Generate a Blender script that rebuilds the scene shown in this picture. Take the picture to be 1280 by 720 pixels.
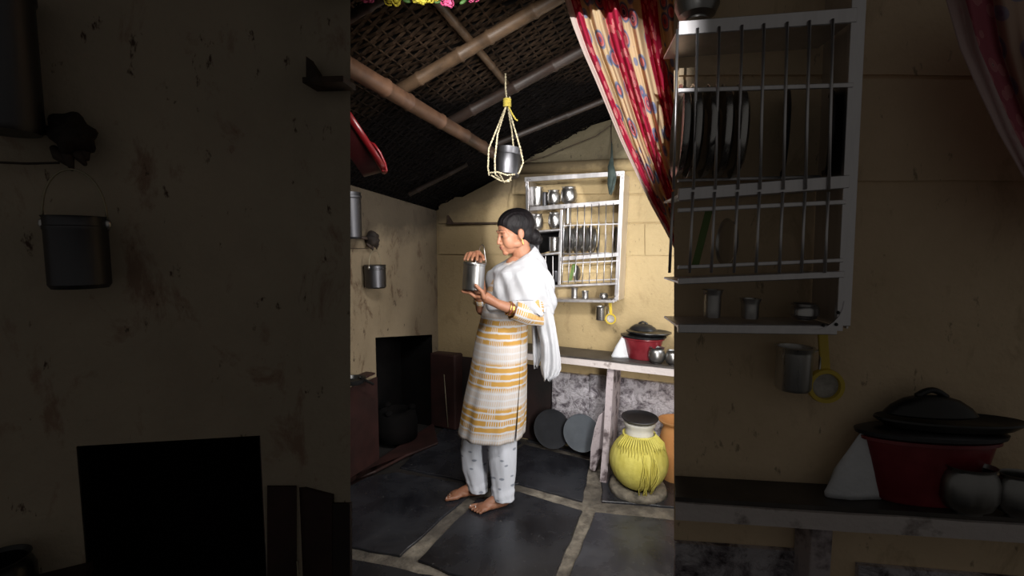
import bpy, bmesh, math, random
from mathutils import Vector, Matrix, noise
random.seed(7)
PI = math.pi
V = Vector
for o in list(bpy.data.objects): bpy.data.objects.remove(o)
scene = bpy.context.scene
COL = scene.collection

# ---------------------------------------------------------------- camera
FPX = 580.0; CAMH = 1.42; PITCH = math.atan(50/FPX)
cd = bpy.data.cameras.new('camera'); cam = bpy.data.objects.new('camera', cd); COL.objects.link(cam)
cd.sensor_width = 36; cd.lens = FPX/1280*36; cd.clip_start = 0.02
cam.location = (0, 0, CAMH); cam.rotation_euler = (PI/2-PITCH, 0, 0)
scene.camera = cam
CF = V((0, math.cos(PITCH), -math.sin(PITCH))); CU = V((0, math.sin(PITCH), math.cos(PITCH)))
CAM = V((0, 0, CAMH))
# ---------------------------------------------------------------- world, lights, exposure
w = bpy.data.worlds.new('world'); scene.world = w; w.use_nodes = True
w.node_tree.nodes['Background'].inputs[0].default_value = (1.0, 0.95, 0.88, 1)
w.node_tree.nodes['Background'].inputs[1].default_value = 0.062
def area(name, loc, target, sx, sy, power, color):
    ld = bpy.data.lights.new(name, 'AREA'); ld.shape = 'RECTANGLE'; ld.size = sx; ld.size_y = sy
    ld.energy = power; ld.color = color
    o = bpy.data.objects.new(name, ld); COL.objects.link(o); o.location = loc
    o.rotation_euler = (V(target)-V(loc)).to_track_quat('-Z', 'Y').to_euler()
    return o
area('lintel_fill', (-.02, 1.32, 2.12), (0.15, 3.1, 0.95), 0.62, 0.16, 10, (1.0, 0.965, 0.92)).data.spread = math.radians(115)  # added fill hidden behind the lintel; no lamp hangs there
area('right_strip_fill', (0.66, 1.34, 1.12), (0.15, 3.1, .95), 0.26, 1.35, 17.5, (1.0, 0.975, 0.94)).data.spread = math.radians(125)  # added tall strip behind the right near wall, lifts the low shadows
area('side_fill', (1.26, 2.28, 1.45), (-0.3, 3.0, 1.1), 0.5, 0.6, 8, (0.93, 0.96, 1.0))  # added fill shining in through the made-up right window
def spot(name, loc, target, deg, blend, power, size, color):
    ld = bpy.data.lights.new(name, 'SPOT'); ld.spot_size = math.radians(deg); ld.spot_blend = blend; ld.energy = power; ld.shadow_soft_size = size; ld.color = color
    o = bpy.data.objects.new(name, ld); COL.objects.link(o); o.location = loc; o.rotation_euler = (V(target)-V(loc)).to_track_quat('-Z', 'Y').to_euler(); return o
spot('curtain_spot', (-.40, -2.6, 2.15), (.055, 1.2, 1.77), 10.2, .2, 860, .03, (1.0, .98, .95))  # added narrow spot behind the camera to brighten the curtain
scene.view_settings.view_transform = 'Standard'; scene.view_settings.look = 'None'
scene.view_settings.gamma = 1; scene.view_settings.use_curve_mapping = False
scene.view_settings.exposure = 0.0

# ---------------------------------------------------------------- geometry helpers
def ray(px, py):
    return CF + V(((px-640)/FPX, 0, 0)) + CU*((360-py)/FPX)
def P(px, py, d):
    r = ray(px, py); return CAM + r*(d/r.y)
def floor_pt(px, py, z=0.0):
    r = ray(px, py); return CAM + r*((z-CAMH)/r.z)
class Plane:
    def __init__(s, o, u, n): s.o = V(o); s.u = V(u).normalized(); s.n = V(n).normalized()
    def hit(s, px, py, off=0.0):
        r = ray(px, py); o = s.o+s.n*off
        return CAM + r*((o-CAM).dot(s.n)/r.dot(s.n))
    def at(s, u, z, off=0.0):
        p = s.o + s.u*u + s.n*off; p.z = z; return p
    def uof(s, p): return (p-s.o).dot(s.u)
def BM(): return bmesh.new()
def quad(bm, pts):
    return bm.faces.new([bm.verts.new(p) for p in pts])
def hexa(bm, b, t):
    """box from four bottom and four top corners"""
    vb = [bm.verts.new(p) for p in b]; vt = [bm.verts.new(p) for p in t]
    bm.faces.new(vb[::-1]); bm.faces.new(vt)
    for i in range(4):
        j = (i+1) % 4; bm.faces.new((vb[i], vb[j], vt[j], vt[i]))
def box(bm, c, sx, sy, sz, ax=V((1,0,0)), ay=V((0,1,0)), az=V((0,0,1))):
    c = V(c); X = ax*sx/2; Y = ay*sy/2; Z = az*sz/2
    hexa(bm, [c-X-Y-Z, c+X-Y-Z, c+X+Y-Z, c-X+Y-Z], [c-X-Y+Z, c+X-Y+Z, c+X+Y+Z, c-X+Y+Z])
def bar(bm, a, b, wu, wn, up, nn):
    """rectangular bar from a to b, thickness wu along up, wn along nn"""
    U = up.normalized()*wu/2; N = nn.normalized()*wn/2
    hexa(bm, [a-U-N, a-U+N, a+U+N, a+U-N], [b-U-N, b-U+N, b+U+N, b+U-N])
def loft(bm, rings, cap0=True, cap1=True, closed=True):
    vr = [[bm.verts.new(p) for p in r] for r in rings]
    for a, b in zip(vr, vr[1:]):
        n = len(a)
        for i in range(n if closed else n-1):
            j = (i+1) % n
            bm.faces.new((a[i], a[j], b[j], b[i]))
    if closed and cap0: bm.faces.new(vr[0][::-1])
    if closed and cap1: bm.faces.new(vr[-1])
    return vr
def tube(bm, pts, radii, seg=8, flat=1.0, flatdir=None, round_ends=False):
    pts = [V(p) for p in pts]
    if not hasattr(radii, '__len__'): radii = [radii]*len(pts)
    radii = list(radii)
    if round_ends:
        d0 = (pts[0]-pts[1]).normalized(); d1 = (pts[-1]-pts[-2]).normalized(); r0, r1 = radii[0], radii[-1]
        pts = [pts[0]+d0*r0*0.95, pts[0]+d0*r0*0.6]+pts+[pts[-1]+d1*r1*0.6, pts[-1]+d1*r1*0.95]
        radii = [r0*0.3, r0*0.8]+radii+[r1*0.8, r1*0.3]
    rings = []; prev = None
    for i, p in enumerate(pts):
        t = (pts[min(i+1, len(pts)-1)]-pts[max(i-1, 0)]).normalized()
        if prev is None:
            ref = V(flatdir) if flatdir else (V((0,0,1)) if abs(t.z) < .9 else V((1,0,0)))
        else: ref = prev
        a = (ref-t*ref.dot(t)).normalized(); b = t.cross(a); prev = a
        rings.append([p + (a*math.cos(2*PI*k/seg)*flat + b*math.sin(2*PI*k/seg))*radii[i] for k in range(seg)])
    loft(bm, rings)
def ball(bm, c, r, M=None, us=16, vs=10):
    """ellipsoid; r scalar or 3-tuple, M optional 3x3 orientation"""
    if not hasattr(r, '__len__'): r = (r, r, r)
    c = V(c); M = M or Matrix.Identity(3)
    rings = []
    for j in range(1, vs):
        th = PI*j/vs
        rings.append([c+M@V((r[0]*math.sin(th)*math.cos(2*PI*k/us), r[1]*math.sin(th)*math.sin(2*PI*k/us), r[2]*math.cos(th))) for k in range(us)])
    rings = rings[::-1]
    vr = loft(bm, rings, False, False)
    b = bm.verts.new(c-M@V((0,0,r[2]))); t = bm.verts.new(c+M@V((0,0,r[2])))
    for k in range(us):
        j = (k+1) % us
        bm.faces.new((b, vr[0][j], vr[0][k])); bm.faces.new((t, vr[-1][k], vr[-1][j]))
def frame_from(axis, ref=V((0,0,1))):
    z = V(axis).normalized()
    if abs(z.dot(ref)) > .95: ref = V((0,1,0))
    x = (ref-z*ref.dot(z)).normalized(); y = z.cross(x)
    return Matrix((x, y, z)).transposed()
def lathe(bm, prof, c=(0,0,0), axis=(0,0,1), seg=28, sq=(1,1), M=None):
    """prof: (r,z) list; r=0 ends become poles"""
    c = V(c); M = M or frame_from(axis)
    prev = None; 
    for r, z in prof:
        if r <= 1e-6: cur = [bm.verts.new(c+M@V((0,0,z)))]
        else: cur = [bm.verts.new(c+M@V((r*sq[0]*math.cos(2*PI*k/seg), r*sq[1]*math.sin(2*PI*k/seg), z))) for k in range(seg)]
        if prev:
            for k in range(seg):
                j = (k+1) % seg
                if len(prev) == 1 and len(cur) > 1: bm.faces.new((prev[0], cur[j], cur[k]))
                elif len(cur) == 1 and len(prev) > 1: bm.faces.new((prev[k], prev[j], cur[0]))
                elif len(cur) > 1: bm.faces.new((prev[k], prev[j], cur[j], cur[k]))
        prev = cur
def obj(name, bm, m, parent=None, smooth=False, mods=(), angle=None, uv=None):
    bm.normal_update()
    bmesh.ops.recalc_face_normals(bm, faces=bm.faces[:])
    me = bpy.data.meshes.new(name)
    xs = [v.co for v in bm.verts]
    lo = V((min(p.x for p in xs), min(p.y for p in xs), min(p.z for p in xs)))
    hi = V((max(p.x for p in xs), max(p.y for p in xs), max(p.z for p in xs)))
    base = V(((lo.x+hi.x)/2, (lo.y+hi.y)/2, lo.z))
    for v in bm.verts: v.co -= base
    bm.to_mesh(me); bm.free()
    me.materials.append(m)
    if smooth:
        for p in me.polygons: p.use_smooth = True
        if angle: me.set_sharp_from_angle(angle=math.radians(angle))
    o = bpy.data.objects.new(name, me); COL.objects.link(o); o.location = base
    if parent:
        o.parent = parent
        chain = V((0,0,0)); q = parent
        while q: chain += q.location; q = q.parent
        o.location = base-chain
    for mod in mods:
        md = o.modifiers.new(mod[0], mod[0])
        for k, v in mod[1].items(): setattr(md, k, v)
    return o
def tag(o, label=None, cat=None, group=None, kind=None):
    if label: o['label'] = label
    if cat: o['category'] = cat
    if group: o['group'] = group
    if kind: o['kind'] = kind
    return o
def empty(name, loc, label, cat, group=None):
    o = bpy.data.objects.new(name, None); COL.objects.link(o); o.location = V(loc); o.empty_display_size = .05
    return tag(o, label, cat, group)
def struct(name, bm, m, parent=None, **k):
    o = obj(name, bm, m, parent, **k)
    if not parent: o['kind'] = 'structure'
    return o
BEV = lambda w, s=2: ('BEVEL', {'width': w, 'segments': s, 'limit_method': 'ANGLE'})
SOL = lambda t, off=0: ('SOLIDIFY', {'thickness': t, 'offset': off})
SUB = lambda n=1: ('SUBSURF', {'levels': n, 'render_levels': n})
def arc(a, b, h, n=10, up=V((0,0,1))):
    a, b = V(a), V(b); return [a.lerp(b, t/n)+up*h*math.sin(PI*t/n) for t in range(n+1)]

# ---------------------------------------------------------------- materials
class N:
    def __init__(s, name):
        s.m = bpy.data.materials.new(name); s.m.use_nodes = True; s.t = s.m.node_tree
        s.b = s.t.nodes['Principled BSDF']
    def n(s, typ, **k):
        nd = s.t.nodes.new(typ)
        for a, v in k.items():
            if a.startswith('i_'):
                key = a[2:]; key = int(key) if key.isdigit() else key.replace('_', ' ')
                nd.inputs[key].default_value = v
            else: setattr(nd, a, v)
        return nd
    def l(s, a, b): s.t.links.new(a, b)
    def coord(s, scale=(1,1,1), kind='Object', loc=(0,0,0), rot=(0,0,0)):
        tc = s.n('ShaderNodeTexCoord'); mp = s.n('ShaderNodeMapping')
        mp.inputs['Scale'].default_value = scale; mp.inputs['Location'].default_value = loc; mp.inputs['Rotation'].default_value = rot
        s.l(tc.outputs[kind], mp.inputs['Vector']); return mp.outputs[0]
    def noise(s, vec, scale, detail=4, rough=.6, dist=0.0):
        nd = s.n('ShaderNodeTexNoise'); nd.inputs['Scale'].default_value = scale; nd.inputs['Detail'].default_value = detail
        nd.inputs['Roughness'].default_value = rough; nd.inputs['Distortion'].default_value = dist
        s.l(vec, nd.inputs['Vector']); return nd.outputs['Fac']
    def ramp(s, fac, stops, interp='LINEAR'):
        r = s.n('ShaderNodeValToRGB'); e = r.color_ramp.elements; r.color_ramp.interpolation = interp
        while len(e) < len(stops): e.new(.5)
        for el, (p, c) in zip(e, stops):
            el.position = p; el.color = (c if len(c) == 4 else (*c, 1)) if hasattr(c, '__len__') else (c, c, c, 1)
        s.l(fac, r.inputs[0]); return r.outputs[0]
    def mix(s, fac, a, b, mode='MIX'):
        m = s.n('ShaderNodeMix'); m.data_type = 'RGBA'; m.blend_type = mode
        for sock, val in ((m.inputs[0], fac), (m.inputs[6], a), (m.inputs[7], b)):
            if hasattr(val, 'is_linked'): s.l(val, sock)
            elif hasattr(val, '__len__'): sock.default_value = (*val, 1) if len(val) == 3 else val
            else: sock.default_value = val
        return m.outputs[2]
    def math(s, op, a, b=0.0, clamp=False):
        m = s.n('ShaderNodeMath'); m.operation = op; m.use_clamp = clamp
        for sock, val in ((m.inputs[0], a), (m.inputs[1], b)):
            if hasattr(val, 'is_linked'): s.l(val, sock)
            else: sock.default_value = val
        return m.outputs[0]
    def bump(s, h, strength=.3, dist=.01):
        b = s.n('ShaderNodeBump'); b.inputs['Strength'].default_value = strength; b.inputs['Distance'].default_value = dist
        s.l(h, b.inputs['Height']); s.l(b.outputs[0], s.b.inputs['Normal'])
    def col(s, c):
        if hasattr(c, 'is_linked'): s.l(c, s.b.inputs['Base Color'])
        else: s.b.inputs['Base Color'].default_value = (*c, 1)
    def set(s, **k):
        for a, v in k.items(): s.b.inputs[a.replace('_', ' ')].default_value = v
        return s
def simple(name, c1, c2=None, scale=8, rough=.6, metal=0.0, bump=0.0, bscale=None, lo=.35, hi=.65, kind='Object', stretch=(1,1,1), **kw):
    s = N(name); v = s.coord(stretch, kind)
    if c2: s.col(s.ramp(s.noise(v, scale, 5), [(lo, c1), (hi, c2)]))
    else: s.col(c1)
    s.set(Roughness=rough, Metallic=metal, **kw)
    if bump: s.bump(s.noise(v, bscale or scale*2, 5), bump, .01)
    return s.m
def plaster(name, base, dark, stain, stain_amt, world=True):
    s = N(name)
    g = s.n('ShaderNodeNewGeometry'); v = g.outputs['Position']
    mv = s.n('ShaderNodeMapping'); mv.inputs['Scale'].default_value = (1, 1, .5); s.l(v, mv.inputs[0])
    n1 = s.noise(v, 2.2, 6, .65); n2 = s.noise(mv.outputs[0], 8, 7, .72, .5); n3 = s.noise(v, 45, 3, .6)
    c = s.mix(s.ramp(n1, [(.35, 0), (.7, 1)]), base, dark)
    c = s.mix(s.math('MULTIPLY', s.ramp(n2, [(.56, 0), (.66, 1)]), stain_amt), c, stain)
    n4 = s.noise(s.coord((9, 9, 4)), 3.1, 4, .7, .2)
    c = s.mix(s.math('MULTIPLY', s.ramp(n4, [(.64, 0), (.7, 1)]), min(1, stain_amt*1.4)), c, tuple(x*.35 for x in stain))
    if name in ('stained_shaded_plaster', 'cream_plaster', 'gable_plaster'):      # kitchen smoke stains round the hearth corner; eave shade painted in above
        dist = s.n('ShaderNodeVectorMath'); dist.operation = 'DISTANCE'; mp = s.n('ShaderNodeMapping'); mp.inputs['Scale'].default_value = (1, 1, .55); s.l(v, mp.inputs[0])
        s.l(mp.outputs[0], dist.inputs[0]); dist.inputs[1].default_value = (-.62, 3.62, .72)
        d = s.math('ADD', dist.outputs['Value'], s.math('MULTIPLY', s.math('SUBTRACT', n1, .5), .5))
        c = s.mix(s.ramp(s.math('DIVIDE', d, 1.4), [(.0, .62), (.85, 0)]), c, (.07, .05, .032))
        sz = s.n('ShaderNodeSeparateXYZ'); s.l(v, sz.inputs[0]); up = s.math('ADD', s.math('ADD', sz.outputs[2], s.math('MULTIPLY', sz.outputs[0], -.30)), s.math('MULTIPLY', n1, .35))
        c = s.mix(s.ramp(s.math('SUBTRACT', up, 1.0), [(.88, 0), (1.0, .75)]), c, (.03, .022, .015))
    s.col(c); s.set(Roughness=.85)
    s.bump(s.math('ADD', s.math('MULTIPLY', n1, 1.2), s.math('MULTIPLY', n3, .35)), .45, .02)
    return s.m
M = {}
M['back_wall'] = plaster('cream_plaster', (.54, .41, .22), (.44, .33, .17), (.30, .21, .10), .4, True)
M['left_wall'] = plaster('stained_shaded_plaster', (.34, .27, .175), (.22, .17, .11), (.10, .055, .03), .9, True)  # stained plaster, base also darkened for standing further from the light
M['wing_wall'] = plaster('near_plaster', (.44, .37, .28), (.35, .29, .22), (.22, .12, .08), .7)
M['wing_back'] = plaster('near_yellow_plaster', (.80, .62, .42), (.66, .50, .32), (.36, .25, .14), .4)
M['gable'] = plaster('gable_plaster', (.50, .43, .26), (.36, .30, .17), (.16, .12, .07), .8)
M['maroon'] = simple('maroon_paint', (.020, .008, .007), (.040, .014, .012), 6, .6, bump=.3, bscale=14)
M['soot'] = simple('soot_black', (.002, .002, .002), (.005, .004, .004), 5, .95, bump=.3, Specular_IOR_Level=.15)
M['soot_dado'] = simple('sooty_dado', (.010, .008, .008), (.030, .014, .013), 3, .75, bump=.25)
def silver():
    s = N('silver_painted_stone'); v = s.coord()
    n = s.noise(v, 16, 8, .75, .5); n2 = s.noise(v, 60, 4, .7)
    s.col(s.ramp(n, [(.36, (.10, .08, .10)), (.45, (.45, .41, .46)), (.55, (.90, .86, .93))]))
    s.set(Roughness=.42, Metallic=.25); s.bump(s.math('ADD', n, s.math('MULTIPLY', n2, .4)), 1.0, .03); return s.m
M['silver'] = silver()
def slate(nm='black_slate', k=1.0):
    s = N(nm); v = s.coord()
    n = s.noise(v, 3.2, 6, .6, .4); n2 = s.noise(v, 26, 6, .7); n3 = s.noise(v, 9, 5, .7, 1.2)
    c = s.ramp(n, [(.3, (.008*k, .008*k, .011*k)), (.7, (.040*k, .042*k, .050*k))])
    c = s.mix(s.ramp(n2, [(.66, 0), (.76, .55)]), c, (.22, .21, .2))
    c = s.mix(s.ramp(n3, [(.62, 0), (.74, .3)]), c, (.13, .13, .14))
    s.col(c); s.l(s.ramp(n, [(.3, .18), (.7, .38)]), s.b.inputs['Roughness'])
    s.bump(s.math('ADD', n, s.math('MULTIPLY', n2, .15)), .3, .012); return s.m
M['slate'] = slate(); M['slate_skylit'] = slate('skylit_slate', 1.9)  # second one is a paler copy, sky reflection painted into its colour
def mortar():
    s = N('mortar'); g = s.n('ShaderNodeNewGeometry'); v = g.outputs['Position']
    n = s.noise(v, 14, 5, .65); n2 = s.noise(v, 1.7, 3, .6)
    c = s.ramp(n, [(.3, (.07, .06, .05)), (.7, (.36, .32, .26))])
    c = s.mix(s.ramp(n2, [(.42, 0), (.58, .75)]), c, (.07, .06, .052))        # trodden-in dirt
    dist = s.n('ShaderNodeVectorMath'); dist.operation = 'DISTANCE'; s.l(v, dist.inputs[0]); dist.inputs[1].default_value = (-.55, 3.25, 0)
    c = s.mix(s.ramp(dist.outputs['Value'], [(.55, 1), (1.0, 0)]), c, (.012, .009, .008))   # blackened round the hearth
    s.col(c); s.set(Roughness=.9); s.bump(s.noise(v, 40, 5), .8, .01); return s.m
M['mortar'] = mortar()
M['mortar_old'] = simple('old_mortar', (.05, .045, .036), (.32, .28, .22), 14, .9, bump=.8, bscale=40, lo=.3, hi=.7)
def bamboo(name, a, b):
    s = N(name); v = s.coord((1,1,1), 'UV')
    s2 = s.coord()
    n = s.noise(s2, 7, 5, .65, .5)
    c = s.ramp(n, [(.3, a), (.7, b)])
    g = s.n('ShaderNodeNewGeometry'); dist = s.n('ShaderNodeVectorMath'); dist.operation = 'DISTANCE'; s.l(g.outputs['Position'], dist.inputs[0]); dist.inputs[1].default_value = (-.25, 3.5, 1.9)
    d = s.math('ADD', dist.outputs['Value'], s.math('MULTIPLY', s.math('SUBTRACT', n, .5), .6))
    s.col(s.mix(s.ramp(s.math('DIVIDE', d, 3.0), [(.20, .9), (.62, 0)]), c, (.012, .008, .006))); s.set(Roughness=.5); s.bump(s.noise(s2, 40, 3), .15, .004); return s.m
M['bamboo'] = bamboo('bamboo_brown', (.085, .042, .024), (.20, .105, .060))
M['bamboo_tan'] = bamboo('bamboo_tan', (.045, .026, .014), (.17, .105, .06))
M['bamboo_dark'] = bamboo('bamboo_dark', (.016, .010, .008), (.055, .032, .024))
def mat_weave():
    s = N('woven_bamboo_mat')
    g = s.n('ShaderNodeNewGeometry'); v = g.outputs['Position']
    n = s.noise(v, 2.0, 4, .6); n2 = s.noise(v, 38, 4, .7)
    a = s.ramp(n2, [(.3, (.014, .009, .006)), (.7, (.12, .075, .046))])
    # smoke-blackened towards the hearth corner, with the fading door light painted in
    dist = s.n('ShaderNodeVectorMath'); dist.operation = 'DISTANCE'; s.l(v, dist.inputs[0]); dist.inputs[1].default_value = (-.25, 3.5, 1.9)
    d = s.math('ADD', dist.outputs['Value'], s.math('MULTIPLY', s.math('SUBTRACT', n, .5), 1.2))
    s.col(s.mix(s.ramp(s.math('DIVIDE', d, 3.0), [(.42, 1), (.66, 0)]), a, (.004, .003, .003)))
    s.set(Roughness=.85, Specular_IOR_Level=.08); return s.m
M['weave'] = mat_weave()
M['thatch'] = simple('dark_thatch', (.008, .006, .005), (.02, .014, .01), 12, .95)
def steel(name, c=(.62, .61, .60), r=.24, bump=.03):
    s = N(name); v = s.coord((1,1,.15))
    n = s.noise(v, 30, 4, .7); s.col(s.ramp(n, [(.3, tuple(x*.8 for x in c)), (.7, c)]))
    s.l(s.ramp(n, [(.3, r), (.7, r+.14)]), s.b.inputs['Roughness']); s.set(Metallic=1.0); s.bump(n, bump, .002); return s.m
M['steel'] = steel('stainless_steel'); M['steel_dark'] = steel('sooty_steel', (.11, .11, .12), .36)
M['steel_mid'] = steel('used_steel', (.34, .335, .33), .30)
M['alu'] = steel('rack_steel', (.80, .78, .80), .38)
M['black'] = simple('black_enamel', (.008, .008, .009), (.02, .02, .02), 12, .3)
M['brown_dark'] = simple('dark_wood', (.02, .012, .008), (.06, .035, .022), 18, .7, bump=.3)
M['black_wood'] = simple('sooty_wood', (.008, .005, .004), (.025, .015, .010), 18, .8, bump=.3)
M['wood_grey'] = simple('painted_stone_leg', (.10, .075, .08), (.46, .40, .42), 11, .7, bump=.5, bscale=30, lo=.38, hi=.5)
M['shelf_edge'] = simple('chipped_white_edge', (.20, .16, .15), (.62, .56, .55), 13, .7, bump=.5, bscale=30, lo=.32, hi=.44)
M['shelf_top'] = simple('slate_shelf_top', (.035, .03, .028), (.075, .065, .058), 8, .5)
M['wire'] = simple('pale_wire', (.35, .31, .22), None, rough=.5, metal=.6)
M['rope'] = simple('cream_rope', (.50, .44, .30), (.22, .19, .12), 160, .9, lo=.45, hi=.55)
M['rope_y'] = simple('yellow_rope', (.50, .40, .06), (.35, .28, .05), 60, .9)
M['red_plastic'] = N('red_plastic').set(Roughness=.3, Transmission_Weight=.25).m
M['red_plastic'].node_tree.nodes['Principled BSDF'].inputs['Base Color'].default_value = (.20, .008, .012, 1)
M['tub_red'] = simple('red_tub_plastic', (.15, .010, .016), (.26, .035, .045), 9, .28)
M['yellow_cloth'] = simple('yellow_cloth', (.56, .49, .085), (.70, .63, .16), 7, .85, bump=.4, bscale=30)
M['clay'] = simple('terracotta', (.50, .22, .07), (.62, .32, .12), 5, .7, bump=.2)
M['white_glaze'] = simple('off_white_enamel', (.58, .57, .52), (.72, .70, .64), 6, .4)
M['grey_disc'] = simple('grey_blue_sheet', (.10, .115, .135), (.15, .17, .195), 5, .5)
M['dark_disc'] = simple('dark_sheet', (.022, .024, .028), (.04, .042, .05), 5, .55)
M['yellow_plastic'] = simple('yellow_plastic', (.62, .45, .05), None, rough=.4)
M['mesh_white'] = simple('strainer_mesh', (.50, .47, .44), (.35, .33, .30), 90, .6)
M['bag'] = simple('white_polythene', (.62, .64, .68), (.75, .76, .80), 9, .35, bump=.5, bscale=18)
M['green_cloth'] = simple('green_grey_cloth', (.035, .055, .05), (.08, .11, .10), 15, .9, bump=.4)
M['green_veg'] = simple('green_plastic', (.12, .20, .05), None, rough=.5)
M['petal_y'] = simple('yellow_petals', (.50, .40, .02), (.60, .52, .07), 30, .7)
M['petal_p'] = simple('pink_petals', (.40, .03, .12), (.55, .10, .22), 30, .7)
M['leaf'] = simple('leaf_green', (.06, .14, .03), None, rough=.6)
M['skin'] = simple('skin', (.27, .118, .066), (.34, .155, .090), 6, .5, bump=.05, bscale=60, Subsurface_Weight=.08)
M['hair'] = simple('black_hair', (.003, .0025, .003), (.007, .005, .006), 60, .55, bump=.4, bscale=90, stretch=(1, 1, .3), Specular_IOR_Level=.2)
M['brow'] = simple('brow_hair', (.03, .015, .012), None, rough=.8)
M['lip'] = simple('lip', (.22, .065, .055), None, rough=.45)
M['gold'] = simple('gold_metal', (.85, .52, .16), None, rough=.28, metal=1)
M['silver_ring'] = simple('silver_ring_metal', (.85, .85, .85), None, rough=.25, metal=1)
M['eye'] = simple('eye_white', (.6, .55, .5), None, rough=.3)
M['nail'] = simple('nail_pale', (.62, .46, .40), None, rough=.4)
def dupatta():
    s = N('white_muslin'); v = s.coord()
    s.col(s.ramp(s.noise(v, 10, 3), [(.3, (.37, .375, .40)), (.7, (.43, .435, .46))]))
    s.set(Roughness=.9); s.bump(s.noise(s.coord((1,1,.35)), 14, 3, .6, .6), .35, .02); return s.m
M['muslin'] = dupatta()
def kurta(nm, full=False):
    s = N(nm); uv = s.coord((1,1,1), 'UV')
    sep = s.n('ShaderNodeSeparateXYZ'); s.l(uv, sep.inputs[0]); U, W = sep.outputs[0], sep.outputs[1]
    wob = s.noise(uv, 14, 3)
    Wd = s.math('ADD', W, s.math('MULTIPLY', s.math('SUBTRACT', wob, .5), .016))
    # horizontal brushed dashes: rows 32 mm apart, vertical white threads 13 mm apart
    row = s.math('FRACT', s.math('MULTIPLY', Wd, 28.0))
    rowmask = s.math('MULTIPLY', s.ramp(row, [(.10, 0), (.2, 1)]), s.ramp(row, [(.80, 1), (.92, 0)]))
    rid = s.math('FLOOR', s.math('MULTIPLY', Wd, 28.0))
    cmb = s.n('ShaderNodeCombineXYZ'); s.l(s.math('FLOOR', s.math('MULTIPLY', U, 22)), cmb.inputs[0]); s.l(rid, cmb.inputs[1])
    wn = s.n('ShaderNodeTexWhiteNoise'); s.l(cmb.outputs[0], wn.inputs['Vector'])
    colf = s.math('FRACT', s.math('MULTIPLY', s.math('ADD', U, s.math('MULTIPLY', s.math('SUBTRACT', wob, .5), .01)), 85.0))
    thr = s.ramp(colf, [(.0, .0), (.22, 0), (.32, 1), (.9, 1), (1.0, 0)])
    # wide bands: strong ochre rows then pale rows
    band = s.n('ShaderNodeMath'); band.operation = 'SINE'; s.l(s.math('MULTIPLY', s.math('ADD', W, .05), 2*PI/.24), band.inputs[0])
    bm_ = s.ramp(s.math('MULTIPLY_ADD' if False else 'ADD', band.outputs[0], .55), [(.02, 0), (.45, 1)])
    if full: bm_ = s.math('ADD', s.math('MULTIPLY', bm_, 0.0), .9)
    solid = s.math('GREATER_THAN', wn.outputs['Value'], .45)
    dash = s.math('MULTIPLY', rowmask, s.math('MAXIMUM', thr, s.math('MULTIPLY', solid, bm_)))
    strength = s.math('MULTIPLY', dash, s.math('ADD', s.math('MULTIPLY', bm_, .66), .34))
    och = s.mix(s.noise(uv, 9, 2), (.38, .20, .035), (.50, .29, .07))
    c = s.mix(strength, (.50, .50, .52), och)
    s.col(c); s.set(Roughness=.9); s.bump(s.noise(uv, 90, 2), .15, .004); return s.m
M['kurta'] = kurta('kurta_print'); M['kurta_sleeve'] = kurta('sleeve_print', True)
def trousers():
    s = N('white_trouser_print'); v = s.coord((14, 14, 30), rot=(.0, .5, .3))
    vo = s.n('ShaderNodeTexVoronoi'); vo.inputs['Scale'].default_value = 1.0; s.l(v, vo.inputs['Vector'])
    c = s.mix(s.ramp(vo.outputs['Distance'], [(.16, 1), (.24, 0)]), (.52, .54, .60), (.22, .24, .29))
    s.col(c); s.set(Roughness=.9); s.bump(s.noise(s.coord((1,1,.3)), 18, 3), .3, .015); return s.m
M['trousers'] = trousers()
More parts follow.
